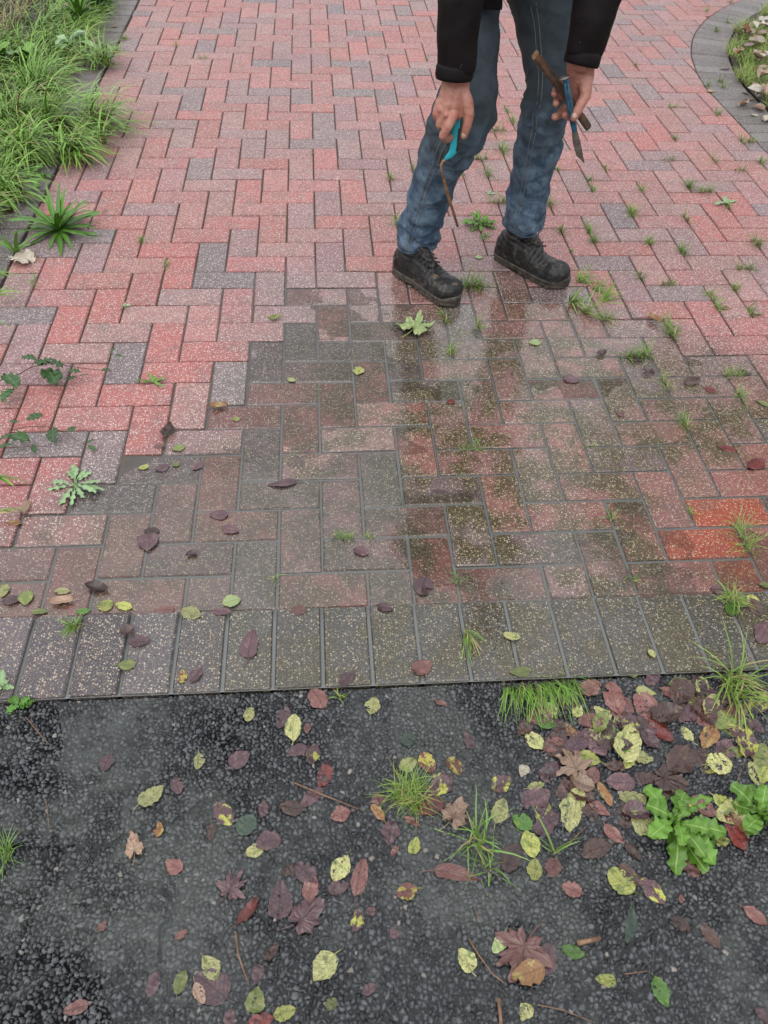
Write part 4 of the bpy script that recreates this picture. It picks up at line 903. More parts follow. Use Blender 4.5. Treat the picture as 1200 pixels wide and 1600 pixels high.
LV = """5 923 22 80 yellow;42 935 24 75 olive .8;20 938 34 10 plum;97 924 28 5 yellow .5;97 941 38 10 tan .45 c;62 957 26 5 olive .5;152 920 38 -5 brown .5 c;165 946 28 20 lime .9;193 947 29 -10 lime .55
130 955 25 10 green .5;257 953 34 0 red .5;298 958 34 -15 yellow .7;362 940 32 20 palegreen .8;347 957 30 0 plum .5;200 988 24 20 brown .9 c;217 1003 37 -5 plum .6;199 1039 30 0 olive .75;306 1056 28 50 plum .7;285 1057 22 80 redyellow .6
393 1007 46 85 plum .55;233 848 30 80 plum .85;237 830 26 0 brown .6;299 867 22 20 plum .5 c;168 1192 30 60 plum .8;309 1190 28 80 yellow .6;375 1187 40 40 plum .8;237 1243 50 35 yellow .62;277 1228 27 -70 plum .7;390 1117 24 70 yellow .7
466 955 24 0 red .9;602 949 26 -20 plum .6;662 917 30 80 plum .85;660 1042 34 30 red .8;543 1060 32 40 plum .6;497 1092 38 -60 red .75;583 1102 30 70 yellow .75;442 1122 38 70 plum .6;460 1138 44 85 yellow .55;480 1138 18 80 red .6
465 1175 38 20 plum .6;490 1178 36 80 plumyellow .6;640 1155 30 40 darkgreen .7;732 1157 32 -60 plum .5;687 1098 24 -30 red .4;505 1212 40 70 brightred .6;487 1247 48 35 plum .45;457 1262 42 -15 brown .6;412 1264 28 80 plum .55
532 1272 34 10 red .8;637 1195 32 30 yellow .7;667 1192 38 -70 redyellow .7;710 1197 34 -60 redyellow .7;686 1228 46 50 plumyellow .7;672 1263 46 15 brightred .65;592 1250 26 10 red .7;590 1270 34 -60 orange .45;642 1283 30 -35 red .4
780 1267 42 80 yellow .6;785 1225 38 40 plumyellow .7;610 1302 40 80 plum .75;350 1272 44 -60 plumyellow .6;385 1290 40 40 darkgreen .85;419 1317 44 20 plum .75;398 1330 30 10 yellow .7;478 1363 46 -50 plum .7;450 1360 24 20 brown .8
532 1357 46 60 yellow .7;530 1386 38 20 plum .6;562 1370 64 85 red .42;435 1405 66 80 plum .64;487 1390 46 80 red .6;387 1423 52 50 brightred .4 c;647 1321 29 70 lime .65;617 1330 20 60 red .5;635 1393 36 20 redyellow .75
557 1438 38 80 plumyellow .62;580 1423 18 0 plum .8;616 1458 22 -60 plum .7;507 1512 56 50 yellow .8;727 1500 44 -60 yellow .75;577 1547 27 30 plum .6;518 1568 24 50 olive .85;400 1562 46 80 olive .8;445 1582 40 15 lime .6;425 1487 38 50 brown .4 c
403 1523 34 70 plum .7;360 1590 32 70 plum .7;408 1594 44 10 brightred .5;272 1352 32 -30 red .75;330 1300 34 80 brown .42;160 1447 20 50 red .8;283 1460 26 30 red .5;240 1537 46 70 plum .55
283 1535 42 65 olive .6;330 1541 64 -40 plum .75;327 1514 46 -60 yellow .65;312 1552 38 -70 tan .5;118 1575 44 15 red .55;248 1297 26 80 orange .6 c
816 1285 42 -25 green .7;828 1319 46 -70 lime .7;835 1359 36 80 lime .68;865 1356 32 70 red .8;800 1340 52 60 brown .6;893 1390 36 -30 red .75;902 1252 40 75 yellow .68;1010 1288 56 -20 yellow .75;933 1329 52 20 brown .6
990 1331 38 -45 brown .6;971 1376 56 -40 lime .8;984 1368 50 -50 brown .5;1020 1392 56 -50 plumyellow .6;1071 1354 54 -30 red .5;1062 1445 40 -30 brown .65;1110 1462 52 -60 brown .55;1179 1431 50 -35 red .55;1065 1404 16 80 red .6
983 1444 62 80 darkgreen .32;896 1487 40 -25 green .55;779 1473 38 65 palegreen .55;850 1500 58 70 plum .7;946 1530 34 -10 lime .6;1033 1550 54 -60 green .62;823 1583 30 60 yellow .8;1192 1587 38 -50 plum .6
799 994 28 -10 yellow .6;812 1050 34 10 olive .6;1018 1022 17 -50 yellow .7;990 1054 15 0 olive .8;1144 952 24 60 green .6;1159 941 28 40 olive .7;1177 948 38 -60 brown .6;1173 939 17 80 lime .9;1125 921 32 5 plum .6;1192 990 36 60 plum .7
922 1074 38 20 red .7;906 1078 20 70 green .7;960 1091 56 -80 red .55;1009 1082 34 -10 yellow .6;1061 1069 36 5 olive .55;1091 1069 30 40 yellow .8;1080 1093 30 -60 lime .6;1099 1092 24 60 lime .7;1121 1087 52 -20 plum .6
1012 1110 66 -70 red .6;1033 1142 54 -35 brightred .55;941 1114 34 -40 yellow .7;902 1112 22 80 yellow .7;859 1108 30 -40 yellow .6;921 1127 40 10 red .7;967 1127 20 20 yellow .7;853 1129 38 -15 green .55;874 1136 44 -30 brown .6
836 1157 42 -50 yellow .65;821 1140 32 40 brown .6;892 1143 26 -60 orange .6;938 1149 42 -10 yellow .6;930 1162 52 -50 plum .6;969 1162 52 -60 green .5;919 1183 44 -25 lime .65;982 1189 26 60 lime .6;1005 1183 34 -20 yellow .75;1074 1146 30 -60 yellow .6
1108 1151 42 60 orange .55;1132 1127 38 40 olive .7;1106 1125 38 20 red .7;1155 1150 54 -35 plumyellow .6;1123 1192 42 0 yellow .85;1147 1176 30 10 olive .6;1192 1183 44 80 olive .7;1194 1211 28 60 lime .7;994 1136 68 -15 plum .6
909 1224 46 -30 tan .7 c;969 1222 48 -10 plum .65;840 1245 44 30 plum .7;838 1228 28 20 yellow .5;819 1205 20 70 pale .8;883 1234 42 85 brown .5;827 1250 32 60 plum .8;849 1269 36 60 plumyellow .75;982 1243 30 20 yellow .6;997 1257 38 50 yellow .5
945 1241 44 -60 orange .4;937 1264 42 -40 red .5;1100 1260 52 -40 red .6;1130 1254 40 -40 lime .7;1147 1300 66 -65 brightred .45;1153 1288 48 -60 orange .35 c;1125 1316 30 0 lime .55;960 1303 44 -40 red .55;1088 1182 40 30 brown .6;960 1196 38 0 brown .5
1075 1115 40 50 plum .6;1045 1082 36 -20 red .6;1150 1110 40 30 red .6;1180 1135 36 -40 plum .6;888 1090 34 10 plum .6;865 1165 36 30 red .6;1010 1215 36 0 brown .6;925 1212 34 60 red .6;860 1205 40 50 plum .6;1020 1060 28 40 plum .6;1165 1060 26 0 red .6
342 636 28 10 orange .5 c;370 655 14 20 lime .8;262 675 24 60 brown .6 c;249 697 18 10 red .8;279 701 21 10 olive .8;224 730 17 10 lime .7;254 731 22 20 plum .8;275 727 13 0 olive .8;308 728 20 50 plum .7;342 805 30 0 plum .7;360 828 28 -10 plum .7
41 795 24 70 tan .45 c;23 818 24 0 orange .5;430 498 24 20 lime .4 c;560 580 14 80 lime .8;455 594 14 -20 yellow .7;441 756 46 10 plum .4;564 862 25 -20 plum .7;836 536 20 0 palegreen .8;893 593 26 -20 plum .8;939 553 16 30 plum .6 c
1013 582 20 -30 plum .6 c;1023 500 24 -30 orange .6 c;1132 482 19 10 orange .5;1184 490 19 -10 tan .5;1082 596 24 20 brown .6;1109 609 20 -30 brightred .7;1192 631 30 -30 olive .4;1135 701 30 -15 brightred .5;1180 725 30 30 brightred .6
969 647 15 -30 red .7;1166 582 20 -10 brown .6;748 402 14 0 palegreen .8;1195 915 22 -10 olive .5;704 628 14 10 brightred .8;1172 155 14 0 tan;1160 165 14 30 tan .5 c;1185 172 18 -30 tan .6 c;1178 180 12 10 pale .6;1196 188 14 -20 pale .6
1170 70 14 20 brightred .6;1185 90 16 -40 pale .5 c;1192 105 16 10 tan .6;1150 45 12 10 orange .6;1172 50 12 30 orange .6;1195 30 18 20 pale .4;1190 120 14 50 tan .6 c;1110 142 12 10 orange .7;1132 108 16 0 brown .5;1165 146 13 -20 brown .6
1182 80 13 -20 tan .6;1197 85 14 30 pale .5;1187 150 12 0 brown .6;135 214 20 30 orange .6;128 205 18 -40 brown .6;90 245 20 10 tan .6;52 272 18 -20 orange .6;30 300 18 20 brown .6;178 42 12 0 orange .6;157 44 9 10 tan .6;148 105 12 -20 orange .6;105 8 10 60 orange .6
110 135 12 0 tan .6;140 90 14 30 tan .5;12 330 18 40 brown .6;70 250 16 0 red .6"""
for row in LV.replace('\n', ';').split(';'):
    t = row.split()
    lay_leaf(float(t[0]), float(t[1]), float(t[2])*.97, float(t[3])+random.uniform(-8, 8)+random.choice((0, 180)), t[4], float(t[5]) if len(t) > 5 else .62,
             .28 if len(t) > 6 else None, lift=random.uniform(0, .0015) if float(t[1]) > 960 else 0)
for i in range(44):        # the dark sodden heap under the bright leaves
    u_ = random.random(); qx = random.uniform(830, 1185); qy = random.uniform(1072, 1180) if i < 30 else random.uniform(1180, 1290)
    lay_leaf(qx, qy, random.uniform(30, 58), random.uniform(0, 360), random.choice(('brown', 'brown', 'brown', 'plum', 'red', 'yellow', 'olive', 'plumyellow')), random.uniform(.5, .75), random.choice((0, .04, .28)), lift=random.uniform(-.001, .001), look='sodden')
for i in range(16):        # litter on the lawn edge
    qx = random.uniform(1140, 1200); qy = random.uniform(20, 190); 
    if qx > 1138+max(0, abs(qy-75)-20)*.55: lay_leaf(qx, qy, random.uniform(9, 14), random.uniform(0, 360), random.choice(('tan', 'pale', 'orange')), random.uniform(.45, .7), random.choice((.05, .28)))
lay_leaf(812, 1500, 104, 250, 'red', shape='maple', lift=.002, look='huge crumpled star-shaped')
lay_leaf(823, 1521, 54, 200, 'orange', .7, .1, .007, look='folded')
lay_leaf(713, 1368, 74, -12, 'red', .34, .03, look='crescent-shaped')
lay_leaf(210, 1323, 44, 100, 'tan', shape='oak', curl=.2, look='crumpled scalloped')
lay_leaf(483, 1428, 78, 40, 'plum', shape='oak', look='wide wavy')
lay_leaf(365, 1382, 58, 60, 'plum', shape='maple', look='faded star-shaped')
lay_leaf(892, 1192, 62, 120, 'tan', shape='maple', lift=.003, look='pinkish star-shaped')
lay_leaf(713, 1272, 58, 60, 'tan', shape='oak', curl=.2, lift=.003, look='shredded pinkish')
lay_leaf(1050, 1222, 74, -20, 'brown', shape='oak', look='broad wavy')
lay_leaf(650, 512, 40, 60, 'palegreen', shape='maple', look='star-shaped')
lay_leaf(33, 407, 44, 160, 'pale', shape='oak', curl=.05, look='half-folded')
M['twig'] = simple('twig_bark', (.10, .05, .03), (.22, .13, .07), 90.0, .6, .6, .002, 200.0)
def twig(pts, r, look):
    P = []
    for px, py in pts:
        p0 = g(px, py); P.append(g(px, py, rest_z(p0.x, p0.y)+r+.002))
    v, f = tube(P, [r*(1.1-.4*i/len(P)) for i in range(len(P))], 6)
    o = obj('twig', mesh('twig', v, f, True), M['twig'])
    THINGS.append((o, look, sum(p[0] for p in pts)/len(pts), sum(p[1] for p in pts)/len(pts), 'twig', 'twig', 'twigs on the wet asphalt'))
for pts, r, look in [([(457, 1222), (500, 1240), (530, 1252), (560, 1264)], .0013, 'long thin bent'), ([(40, 1120), (58, 1142), (78, 1164)], .0009, 'straight reddish'), ([(71, 1248), (75, 1275), (77, 1295)], .0007, 'short pale'),
                     ([(732, 1466), (748, 1492), (770, 1522), (787, 1535)], .0013, 'curved tan'), ([(902, 1474), (920, 1470), (938, 1466)], .0042, 'stubby thick red-brown'), ([(779, 1560), (781, 1580), (783, 1600)], .0032, 'upright dark stub of'),
                     ([(840, 1570), (880, 1578), (930, 1598)], .0008, 'very thin dark'), ([(740, 1416), (746, 1428), (749, 1440)], .0008, 'tiny straw-coloured'), ([(976, 1522), (992, 1520), (1012, 1517)], .0009, 'thin level'),
                     ([(368, 1455), (372, 1490), (380, 1515), (388, 1535)], .0016, 'long dark curved'), ([(885, 1325), (898, 1308), (916, 1292)], .001, 'slanting grey'), ([(1150, 1225), (1158, 1205), (1166, 1190)], .0007, 'fine slanting pale')]:
    twig(pts, r, look)

# ================================================================== GRASS AND WEEDS
def grass_mat(name, base, mid, tip, dry=(.30, .24, .10), dry_amt=.1):
    m, nt, b = newmat(name); t = nd(nt, 'ShaderNodeAttribute', attribute_name='along').outputs['Fac']; r = nd(nt, 'ShaderNodeAttribute', attribute_name='rnd').outputs['Fac']
    col = mix(nt, ramp(nt, t, .0, .35), base, mid); col = mix(nt, ramp(nt, t, .55, 1.0), col, tip)
    col = scale_c(nt, col, mixf(nt, r, .55, 1.45)); col = mix(nt, mth(nt, 'GREATER_THAN', r, 1.0-dry_amt), col, dry)
    put(nt, b, col=col, rough=.38, spec=.4, coat=.1, coatr=.2); b.inputs['Subsurface Weight'].default_value = 0
    return m
M['grass'] = grass_mat('grass_long', (.08, .10, .022), (.125, .25, .028), (.21, .35, .055), dry_amt=.08)
M['grass_mown'] = grass_mat('grass_mown', (.15, .15, .04), (.19, .29, .04), (.27, .36, .07), dry_amt=.14)
M['grass_dry'] = grass_mat('grass_dry', (.12, .08, .04), (.20, .15, .07), (.26, .2, .1), dry_amt=.4)
M['tuft'] = grass_mat('grass_tuft', (.16, .18, .05), (.10, .19, .03), (.16, .26, .05), dry_amt=.1)
M['tuft_lime'] = grass_mat('grass_tuft_lime', (.17, .2, .05), (.14, .235, .03), (.22, .31, .05), dry_amt=.08)
def blades(roots, dirs, lens, widths, droops, nseg=5, wind=None):
    "curved tapering grass blades; arrays of n -> vertices, quads, attributes"
    n = len(roots); roots = np.asarray(roots, float); dirs = np.asarray(dirs, float); t = np.linspace(0, 1, nseg+1)
    az = np.arctan2(dirs[:, 1], dirs[:, 0])+rng.normal(0, .15, n); lean = np.hypot(dirs[:, 0], dirs[:, 1])
    side = np.stack([-np.sin(az), np.cos(az), 0*az], 1); V = np.zeros((n, nseg+1, 2, 3))
    pos = roots.copy(); pitch = np.pi/2-np.clip(lean, 0, 1.5); ds = lens/nseg; tw = rng.normal(0, .5, n)
    for i in range(nseg+1):
        wd = widths*np.clip(1.0-(t[i]**2.2)*.97, .03, 1)*(.75+.25*min(1, t[i]*4)); ca, sa = np.cos(tw*t[i]), np.sin(tw*t[i])
        s = side*ca[:, None]+np.stack([0*az, 0*az, sa*.6], 1)
        V[:, i, 0] = pos-s*wd[:, None]*.5; V[:, i, 1] = pos+s*wd[:, None]*.5
        pos = pos+np.stack([np.cos(az)*np.cos(pitch), np.sin(az)*np.cos(pitch), np.sin(pitch)], 1)*ds[:, None]
        pitch = pitch-droops/nseg
        az = az+rng.normal(0, .08, n)
        pos[:, 2] = np.maximum(pos[:, 2], roots[:, 2]+.001)
    k = np.arange(n)[:, None]*(nseg+1)*2+np.arange(nseg)[None, :]*2; k = k.ravel(); Q = np.stack([k, k+1, k+3, k+2], 1)
    r = rng.random(n); A = np.repeat(np.tile(t, (n, 1))[:, :, None], 2, 2).ravel(); B = np.repeat(r, (nseg+1)*2)
    return V.reshape(-1, 3), Q, {'along': A, 'rnd': B}
def joint_near(x, y):
    "nearest open joint of the herringbone and its direction"
    best = (9, x, y, (1, 0))
    c, r = round(x/J), math.floor(y/J)
    for cc in (c-1, c, c+1):
        if (cc-1-r) % 4 != 0 and abs(cc*J-x) < best[0]: best = (abs(cc*J-x), cc*J, y, (0, 1))
    r, c = round(y/J), math.floor(x/J)
    for rr in (r-1, r, r+1):
        if (c-(rr-1)) % 4 != 3 and abs(rr*J-y) < best[0]: best = (abs(rr*J-y), x, rr*J, (1, 0))
    return best[1:]
def tuft(px, py, n, ht, spread, look, mat='tuft', lean=.8, droop=1.2, width=.0022, bias=(0, 0), z=0.0, name='grass_tuft', cat='grass', noun='grass tuft', line=None):
    "small grass plant rooted in a joint; ht and spread in metres"
    p = g(px, py, z); z0 = rest_z(p.x, p.y) if z == 0.0 else z
    if line == 'joint':
        line = None
        if p.y > .05 and -.85 < p.x < 2.0: jx, jy, jd = joint_near(p.x, p.y); p = Vector((jx, jy, 0)); k_ = random.uniform(.5, 1.5)*ht; line = (jd[0]*k_, jd[1]*k_)
    rr = spread*np.sqrt(rng.random(n))*.35; a = rng.random(n)*2*np.pi
    roots = np.stack([rr*np.cos(a), rr*np.sin(a), 0*a-.002], 1)
    if line is not None:
        s = rng.uniform(-.5, .5, n); roots[:, 0] = s*line[0]+rng.normal(0, .003, n); roots[:, 1] = s*line[1]+rng.normal(0, .003, n)
    th = rng.random(n)*2*np.pi; ln = np.abs(rng.normal(0, lean, n))*.6+.15
    d = np.stack([np.cos(th)*ln+bias[0], np.sin(th)*ln+bias[1], 0*th], 1)
    L = ht*rng.uniform(.45, 1.15, n)
    v, q, at = blades(roots, d, L, width*rng.uniform(.6, 1.3, n), np.abs(rng.normal(droop, .4, n)), 5)
    o = obj(name, fastmesh(name, v, q, True, at), M[mat]); o.location = (p.x, p.y, z0)
    THINGS.append((o, look, px, py, noun, cat, 'weeds growing in the paving joints' if py < 1100 else 'weeds on the asphalt')); return o
# little tufts in the joints: px py blades height spread look-code
TF = """666 92 10 .03;987 103 18 .04;793 174 20 .05;800 191 26 .06;775 203 40 .075;743 220 24 .05;791 238 46 .08;752 249 34 .06;762 273 34 .06;609 280 30 .05;642 266 14 .04;617 347 30 .05;721 273 14 .03;776 315 40 .055;859 319 36 .05
870 264 16 .035;945 264 18 .04;921 282 16 .04;927 297 30 .045;877 361 34 .05;916 361 16 .035;930 378 18 .04;987 334 30 .05;738 446 110 .075;890 394 12 .03;998 434 24 .045;1040 441 26 .045;1166 422 36 .055;1145 452 30 .04;1109 465 34 .05;1123 482 26 .045
1171 489 30 .045;1054 518 90 .065;998 556 100 .065;948 500 50 .055;1046 598 24 .05;1144 580 40 .05;1161 620 36 .05;1078 663 44 .05;918 695 10 .03;958 804 16 .045;1083 797 14 .03;1171 843 60 .075;991 898 12 .03;1144 936 46 .06
490 240 8 .025;708 548 26 .045;752 510 26 .045;741 707 22 .045;430 905 8 .025;536 848 30 .03;577 838 10 .025;718 905 12 .035;500 610 6 .02;1050 167 20 .05;1122 179 26 .055;1054 217 26 .04;1044 247 22 .045;1115 251 24 .045;1191 255 26 .05
1157 267 24 .045;1080 294 50 .055;1100 297 44 .055;1000 296 20 .04;987 335 36 .055;1067 342 20 .045;916 360 30 .05;927 377 22 .045;1010 380 40 .045;1069 396 50 .06;1182 382 44 .06;1137 325 20 .05;218 377 20 .035;257 415 18 .03;277 72 14 .04;318 87 16 .04
1104 18 14 .05;1140 5 16 .05;1135 36 26 .05;1118 50 30 .05;1126 128 26 .05;1130 137 20 .045;1150 222 30 .05;1172 222 30 .05;1105 135 20 .04;195 62 30 .06;183 80 40 .09;172 100 26 .07;8 1330 44 .05;115 980 70 .036;530 1085 16 .03;690 495 20 .04;905 165 10 .03;62 443 14 .05"""
for i, row in enumerate(TF.replace('\n', ';').split(';')):
    t = row.split(); n = int(t[2]); h = float(t[3])
    look = ('dense bushy' if n >= 60 else 'tiny sparse' if n < 13 else 'small' if h < .045 else 'loose upright')
    tuft(float(t[0]), float(t[1]), int(n*1.2), h, h*.7, look, random.choice(('tuft', 'tuft', 'tuft_lime')), lean=1.1, width=.0026 if float(t[1]) < 500 else .002, line='joint')
tuft(640, 1238, 190, .068, .075, 'bright lime bushy', 'tuft_lime', 1.3, 1.1, .0014)
tuft(745, 1312, 34, .095, .05, 'loose spreading dark-bladed', 'tuft', 1.4, 1.0, .0034)
tuft(766, 1352, 16, .06, .03, 'low flat-bladed', 'tuft', 1.5, .9, .003)
tuft(844, 1062, 170, .11, .05, 'flattened combed-over', 'grass', .5, 1.1, .0021, bias=(0, -1.0), line=(.15, .01), noun='grass mat')
tuft(1142, 1058, 60, .12, .06, 'long sprawling curly-bladed', 'tuft_lime', 1.3, 1.4, .0032, bias=(.2, -.5))
tuft(1150, 1085, 26, .11, .04, 'low trailing long-bladed', 'tuft_lime', 1.3, 1.6, .0032, bias=(.1, -.7))
tuft(728, 985, 26, .085, .012, 'long drooping', 'tuft', .35, 1.0, .0030, bias=(.12, -1.1), noun='grass blades')
tuft(868, 1330, 6, .11, .01, 'single forked stalk of', 'tuft', 1.2, .6, .0035)
for (px, py, n, b) in [(905, 440, 34, (.9, .2)), (928, 452, 26, (1.0, -.3)), (893, 470, 44, (.5, -.8)), (912, 485, 34, (.8, -.6)), (940, 470, 30, (.9, .3))]:
    tuft(px, py, n, .085, .03, 'uprooted pale', 'tuft_lime', 1.2, .5, .0042, bias=b, noun='clump of pulled weeds', name='pulled_weeds')
# long blades reaching in from the verge at the left edge
for (px, py, n, L, b, z) in [(-14, 425, 3, .16, (1.1, -.35), .05), (-10, 462, 5, .10, (1.2, .0), .03), (-8, 500, 3, .13, (.7, -1.0), .04), (-10, 430, 5, .06, (1.0, -.2), .04), (-6, 745, 6, .09, (1.0, -.4), .03), (-6, 800, 5, .07, (1.0, -.1), .02)]:
    tuft(px, py, n, L, .012, 'broad arching', 'grass', .25, 1.0, .007, bias=b, z=z, noun='grass blades')

# --- the two grassed verges
def verge(name, label, pts, hts, dirs, widths, mat, drp):
    v, q, at = blades(pts, dirs, hts, widths, drp, 5)
    return tag(obj(name, fastmesh(name, v, q, True, at), M[mat]), label, 'grass', kind='stuff')
n = 26000; y = rng.uniform(1.35, 6.0, n); x = -1.06-(rng.random(n)**1.4)*1.7
edge = -1.02+.05*np.sin(y*5)+.04*np.sin(y*11+1); x = np.minimum(x, edge)
thin = (x < -1.35) & (y > 3.6) & (rng.random(n) < .8); x, y = x[~thin], y[~thin]; n = len(x)
hgt = rng.uniform(.08, .24, n)*(.75+.4*vnoise(np.stack([x*3, y*3, 0*x], 1)))*np.where(y > 3.9, .9, 1.0)
zz = np.array([zl(a, b) for a, b in zip(x, y)]); th = rng.normal(-.25, 1.2, n)
verge('long_grass', 'thick long green grass growing over the left border', np.stack([x, y, zz], 1), hgt, np.stack([np.cos(th)*.55, np.sin(th)*.55, 0*th], 1), rng.uniform(.003, .0065, n), 'grass', np.abs(rng.normal(1.5, .5, n)))
n = 3600; y = rng.uniform(3.5, 5.2, n); x = -1.9+rng.normal(0, .28, n); x = np.minimum(x, -1.45); zz = np.array([zl(a, b) for a, b in zip(x, y)]); th = rng.random(n)*6.28
verge('dry_grass', 'straw-brown dead grass in the far left corner', np.stack([x, y, zz], 1), rng.uniform(.08, .22, n), np.stack([np.cos(th)*.5, np.sin(th)*.5, 0*th], 1), rng.uniform(.002, .004, n), 'grass_dry', np.abs(rng.normal(1.2, .5, n)))
n = 80000; x = 2.24+1.9*rng.random(n)**1.3; y = 5.5-5.5*rng.random(n)**1.4; rad = np.hypot(x-ARC_C.x, y-ARC_C.y)
ok = np.where(y > ARC_Y, rad < ARC_R-.21+.03*np.sin(y*14), x > 2.29+.02*np.sin(y*17)); x, y = x[ok], y[ok]; n = len(x); th = rng.random(n)*6.28
bare = vnoise(np.stack([x*4, y*4, 0*x+9], 1)) >.26; x, y, th = x[bare], y[bare], th[bare]; n = len(x)
verge('mown_grass', 'short patchy lawn grass inside the curved border', np.stack([x, y, 0*x+.004], 1), rng.uniform(.04, .10, n), np.stack([np.cos(th)*.6, np.sin(th)*.6, 0*th], 1), rng.uniform(.0018, .0035, n), 'grass_mown', np.abs(rng.normal(1.0, .4, n)))
def clump(px, py, n, ht, look, mat='grass', bias=(.4, -.2), lean=.7, droop=1.7, width=.0068, z=.02, sp=.16):
    return tuft(px, py, n, ht, sp, look, mat, lean, droop, width, bias, z, 'grass_clump', 'grass', 'grass clump')
clump(146, 195, 150, .28, 'tall arching', sp=.18, bias=(.55, .1)); clump(108, 240, 170, .22, 'thick hanging', bias=(.5, -.3)); clump(40, 240, 170, .24, 'dense drooping', bias=(.4, -.3)); clump(10, 300, 110, .2, 'low drooping', bias=(.5, -.3))
clump(60, 150, 150, .32, 'tall swaying', bias=(.3, .1)); clump(150, 100, 120, .20, 'short bristling', bias=(.2, .1), sp=.2); clump(20, 190, 150, .3, 'long matted', bias=(.5, -.3)); clump(80, 200, 150, .32, 'glossy bent-over', bias=(.6, -.1)); clump(160, 225, 40, .18, 'thin dark', bias=(.1, .1), sp=.05)
# --- broad-leaved weeds: every leaf is a part
def weed_mat(name, c1, c2, vein, rough=.35):
    m, nt, b = newmat(name); uv = nd(nt, 'ShaderNodeUVMap').outputs[0]; s = nd(nt, 'ShaderNodeSeparateXYZ', {0: uv}); u, v = s.outputs[0], s.outputs[1]; pos = geo_pos(nt)
    av = mth(nt, 'ABSOLUTE', mth(nt, 'SUBTRACT', v, .5)); mid = ramp(nt, av, .06, .02)
    col = mix(nt, noise(nt, pos, 70.0, 3.0), c1, c2); col = scale_c(nt, col, mixf(nt, objrand(nt), .75, 1.25)); col = mix(nt, mth(nt, 'MULTIPLY', mid, .75), col, vein)
    put(nt, b, col=col, rough=rough, nrm=bump(nt, mth(nt, 'SUBTRACT', noise(nt, pos, 130.0, 3.0), mid), .5, .002), coat=.15, coatr=.15, spec=.3); return m
M['weed'] = weed_mat('weed_green', (.05, .14, .015), (.09, .21, .025), (.2, .3, .09)); M['weed_grey'] = weed_mat('weed_grey_green', (.17, .28, .13), (.26, .37, .18), (.36, .46, .26), .5)
M['weed_lime'] = weed_mat('weed_lime', (.055, .145, .014), (.115, .225, .028), (.22, .32, .08)); M['bramble'] = weed_mat('bramble_leaf', (.018, .055, .015), (.04, .09, .022), (.08, .13, .05), .28)
M['bramble_stem'] = simple('bramble_stem', (.07, .02, .02), (.10, .05, .025), 60.0, .5, .3, .001, 200.0)
def strap_leaf(L, W, rise=.6, droop=1.1, ser=0.0, nser=9, shape='lance', cup=.25, stalk=0.0):
    nu, nv = (31 if ser else 15), 5; v, f, uv = [], [], []; p = Vector((0, 0, 0)); a = rise; ph = random.uniform(0, 6); yaw = 0
    for i in range(nu):
        t = i/(nu-1)
        w0 = {'lance': math.sin(math.pi*min(1, t*.9+.1)**.9)**.8, 'spoon': (.18+.82*sstep(.15, .62, t))*math.sqrt(max(0, 1-max(0, (t-.62)/.385)**2)), 'oval': math.sin(math.pi*min(1, t+.001))**.75}[shape]
        if t < stalk: w0 = .12
        w0 = float(max(w0, .03)); sr = 1-ser*(.5+.5*math.cos(t*nser*2*math.pi+ph))*(1 if .12 < t < .96 else 0)
        for k in range(nv):
            s = k/(nv-1)*2-1; y = s*W*.5*w0*(sr if abs(s) > .9 else 1)
            v.append((p.x-math.sin(a)*cup*abs(s)*W*.3*0, p.y+y, p.z+cup*abs(s)*W*.5*w0+(.08 if not ser else .13)*W*math.sin(t*(14 if not ser else 24)+ph+s*2)*abs(s))); uv.append((t, .5+s*.5))
        p = p+Vector((math.cos(a), yaw, math.sin(a)))*(L/(nu-1)); a -= droop/(nu-1); yaw += random.gauss(0, .02)
        if p.z < .001: p.z = .001; a = max(a, 0)
    for i in range(nu-1):
        for k in range(nv-1): q = i*nv+k; f.append((q, q+nv, q+nv+1, q+1))
    return v, f, uv
def rosette(px, py, look, n, L, W, mat, name, noun, rise=(.1, .9), droop=(.6, 1.2), z=None, dirs=None, **kw):
    p = g(px, py); z = rest_z(p.x, p.y) if z is None else z; e = empty(name, (p.x, p.y, z))
    for i in range(n):
        az = (2*math.pi*i/n*2.4+random.gauss(0, .2)) if dirs is None else dirs[i % len(dirs)]+random.gauss(0, .12); k = i/max(1, n-1)
        v, f, uv = strap_leaf(L*random.uniform(.65, 1.1), W*random.uniform(.75, 1.15), rise[0]+(rise[1]-rise[0])*k+random.gauss(0, .08), random.uniform(*droop), **kw)
        o = obj('leaf', mesh('weed_leaf', v, f, True, uv), M[mat], e); o.rotation_euler = (0, 0, az); o.location = (random.gauss(0, .003), random.gauss(0, .003), .002)
    THINGS.append((e, look, px, py, noun, 'weed', 'broad-leaved weeds')); return e
rosette(92, 362, 'big dark rosette of strap-leaved', 44, .185, .019, 'weed', 'rosette_weed', 'weed', (.05, 1.15), (.3, .9))
rosette(24, 398, 'three-leaved strappy', 5, .10, .016, 'weed_lime', 'young_weed', 'weed', (.7, 1.2), (.3, .6))
rosette(118, 757, 'flat pale star-shaped rosette', 13, .075, .017, 'weed_grey', 'rosette_weed', 'weed', (.05, .35), (.25, .5), ser=.45, nser=4, shape='spoon')
rosette(748, 353, 'bright leafy toothed', 18, .068, .024, 'weed_lime', 'dandelion', 'weed', (.1, .9), (.6, 1.1), ser=.4, nser=4, shape='spoon')
rosette(758, 372, 'small ragged', 6, .03, .01, 'weed', 'dandelion', 'weed', (.1, .6), (.4, .8), ser=.4, nser=3, shape='spoon')
rosette(1055, 1282, 'large glossy toothed bright green', 16, .092, .036, 'weed_lime', 'broad_weed', 'weed', (.05, .9), (.6, 1.4), ser=.30, nser=7, shape='spoon', z=Z_ROAD+.003, dirs=[-.5, -1.2, -1.9, .5, 1.1, -.1, 2.0, -1.0, -.8, .8, -1.5, 2.8, -2.4])
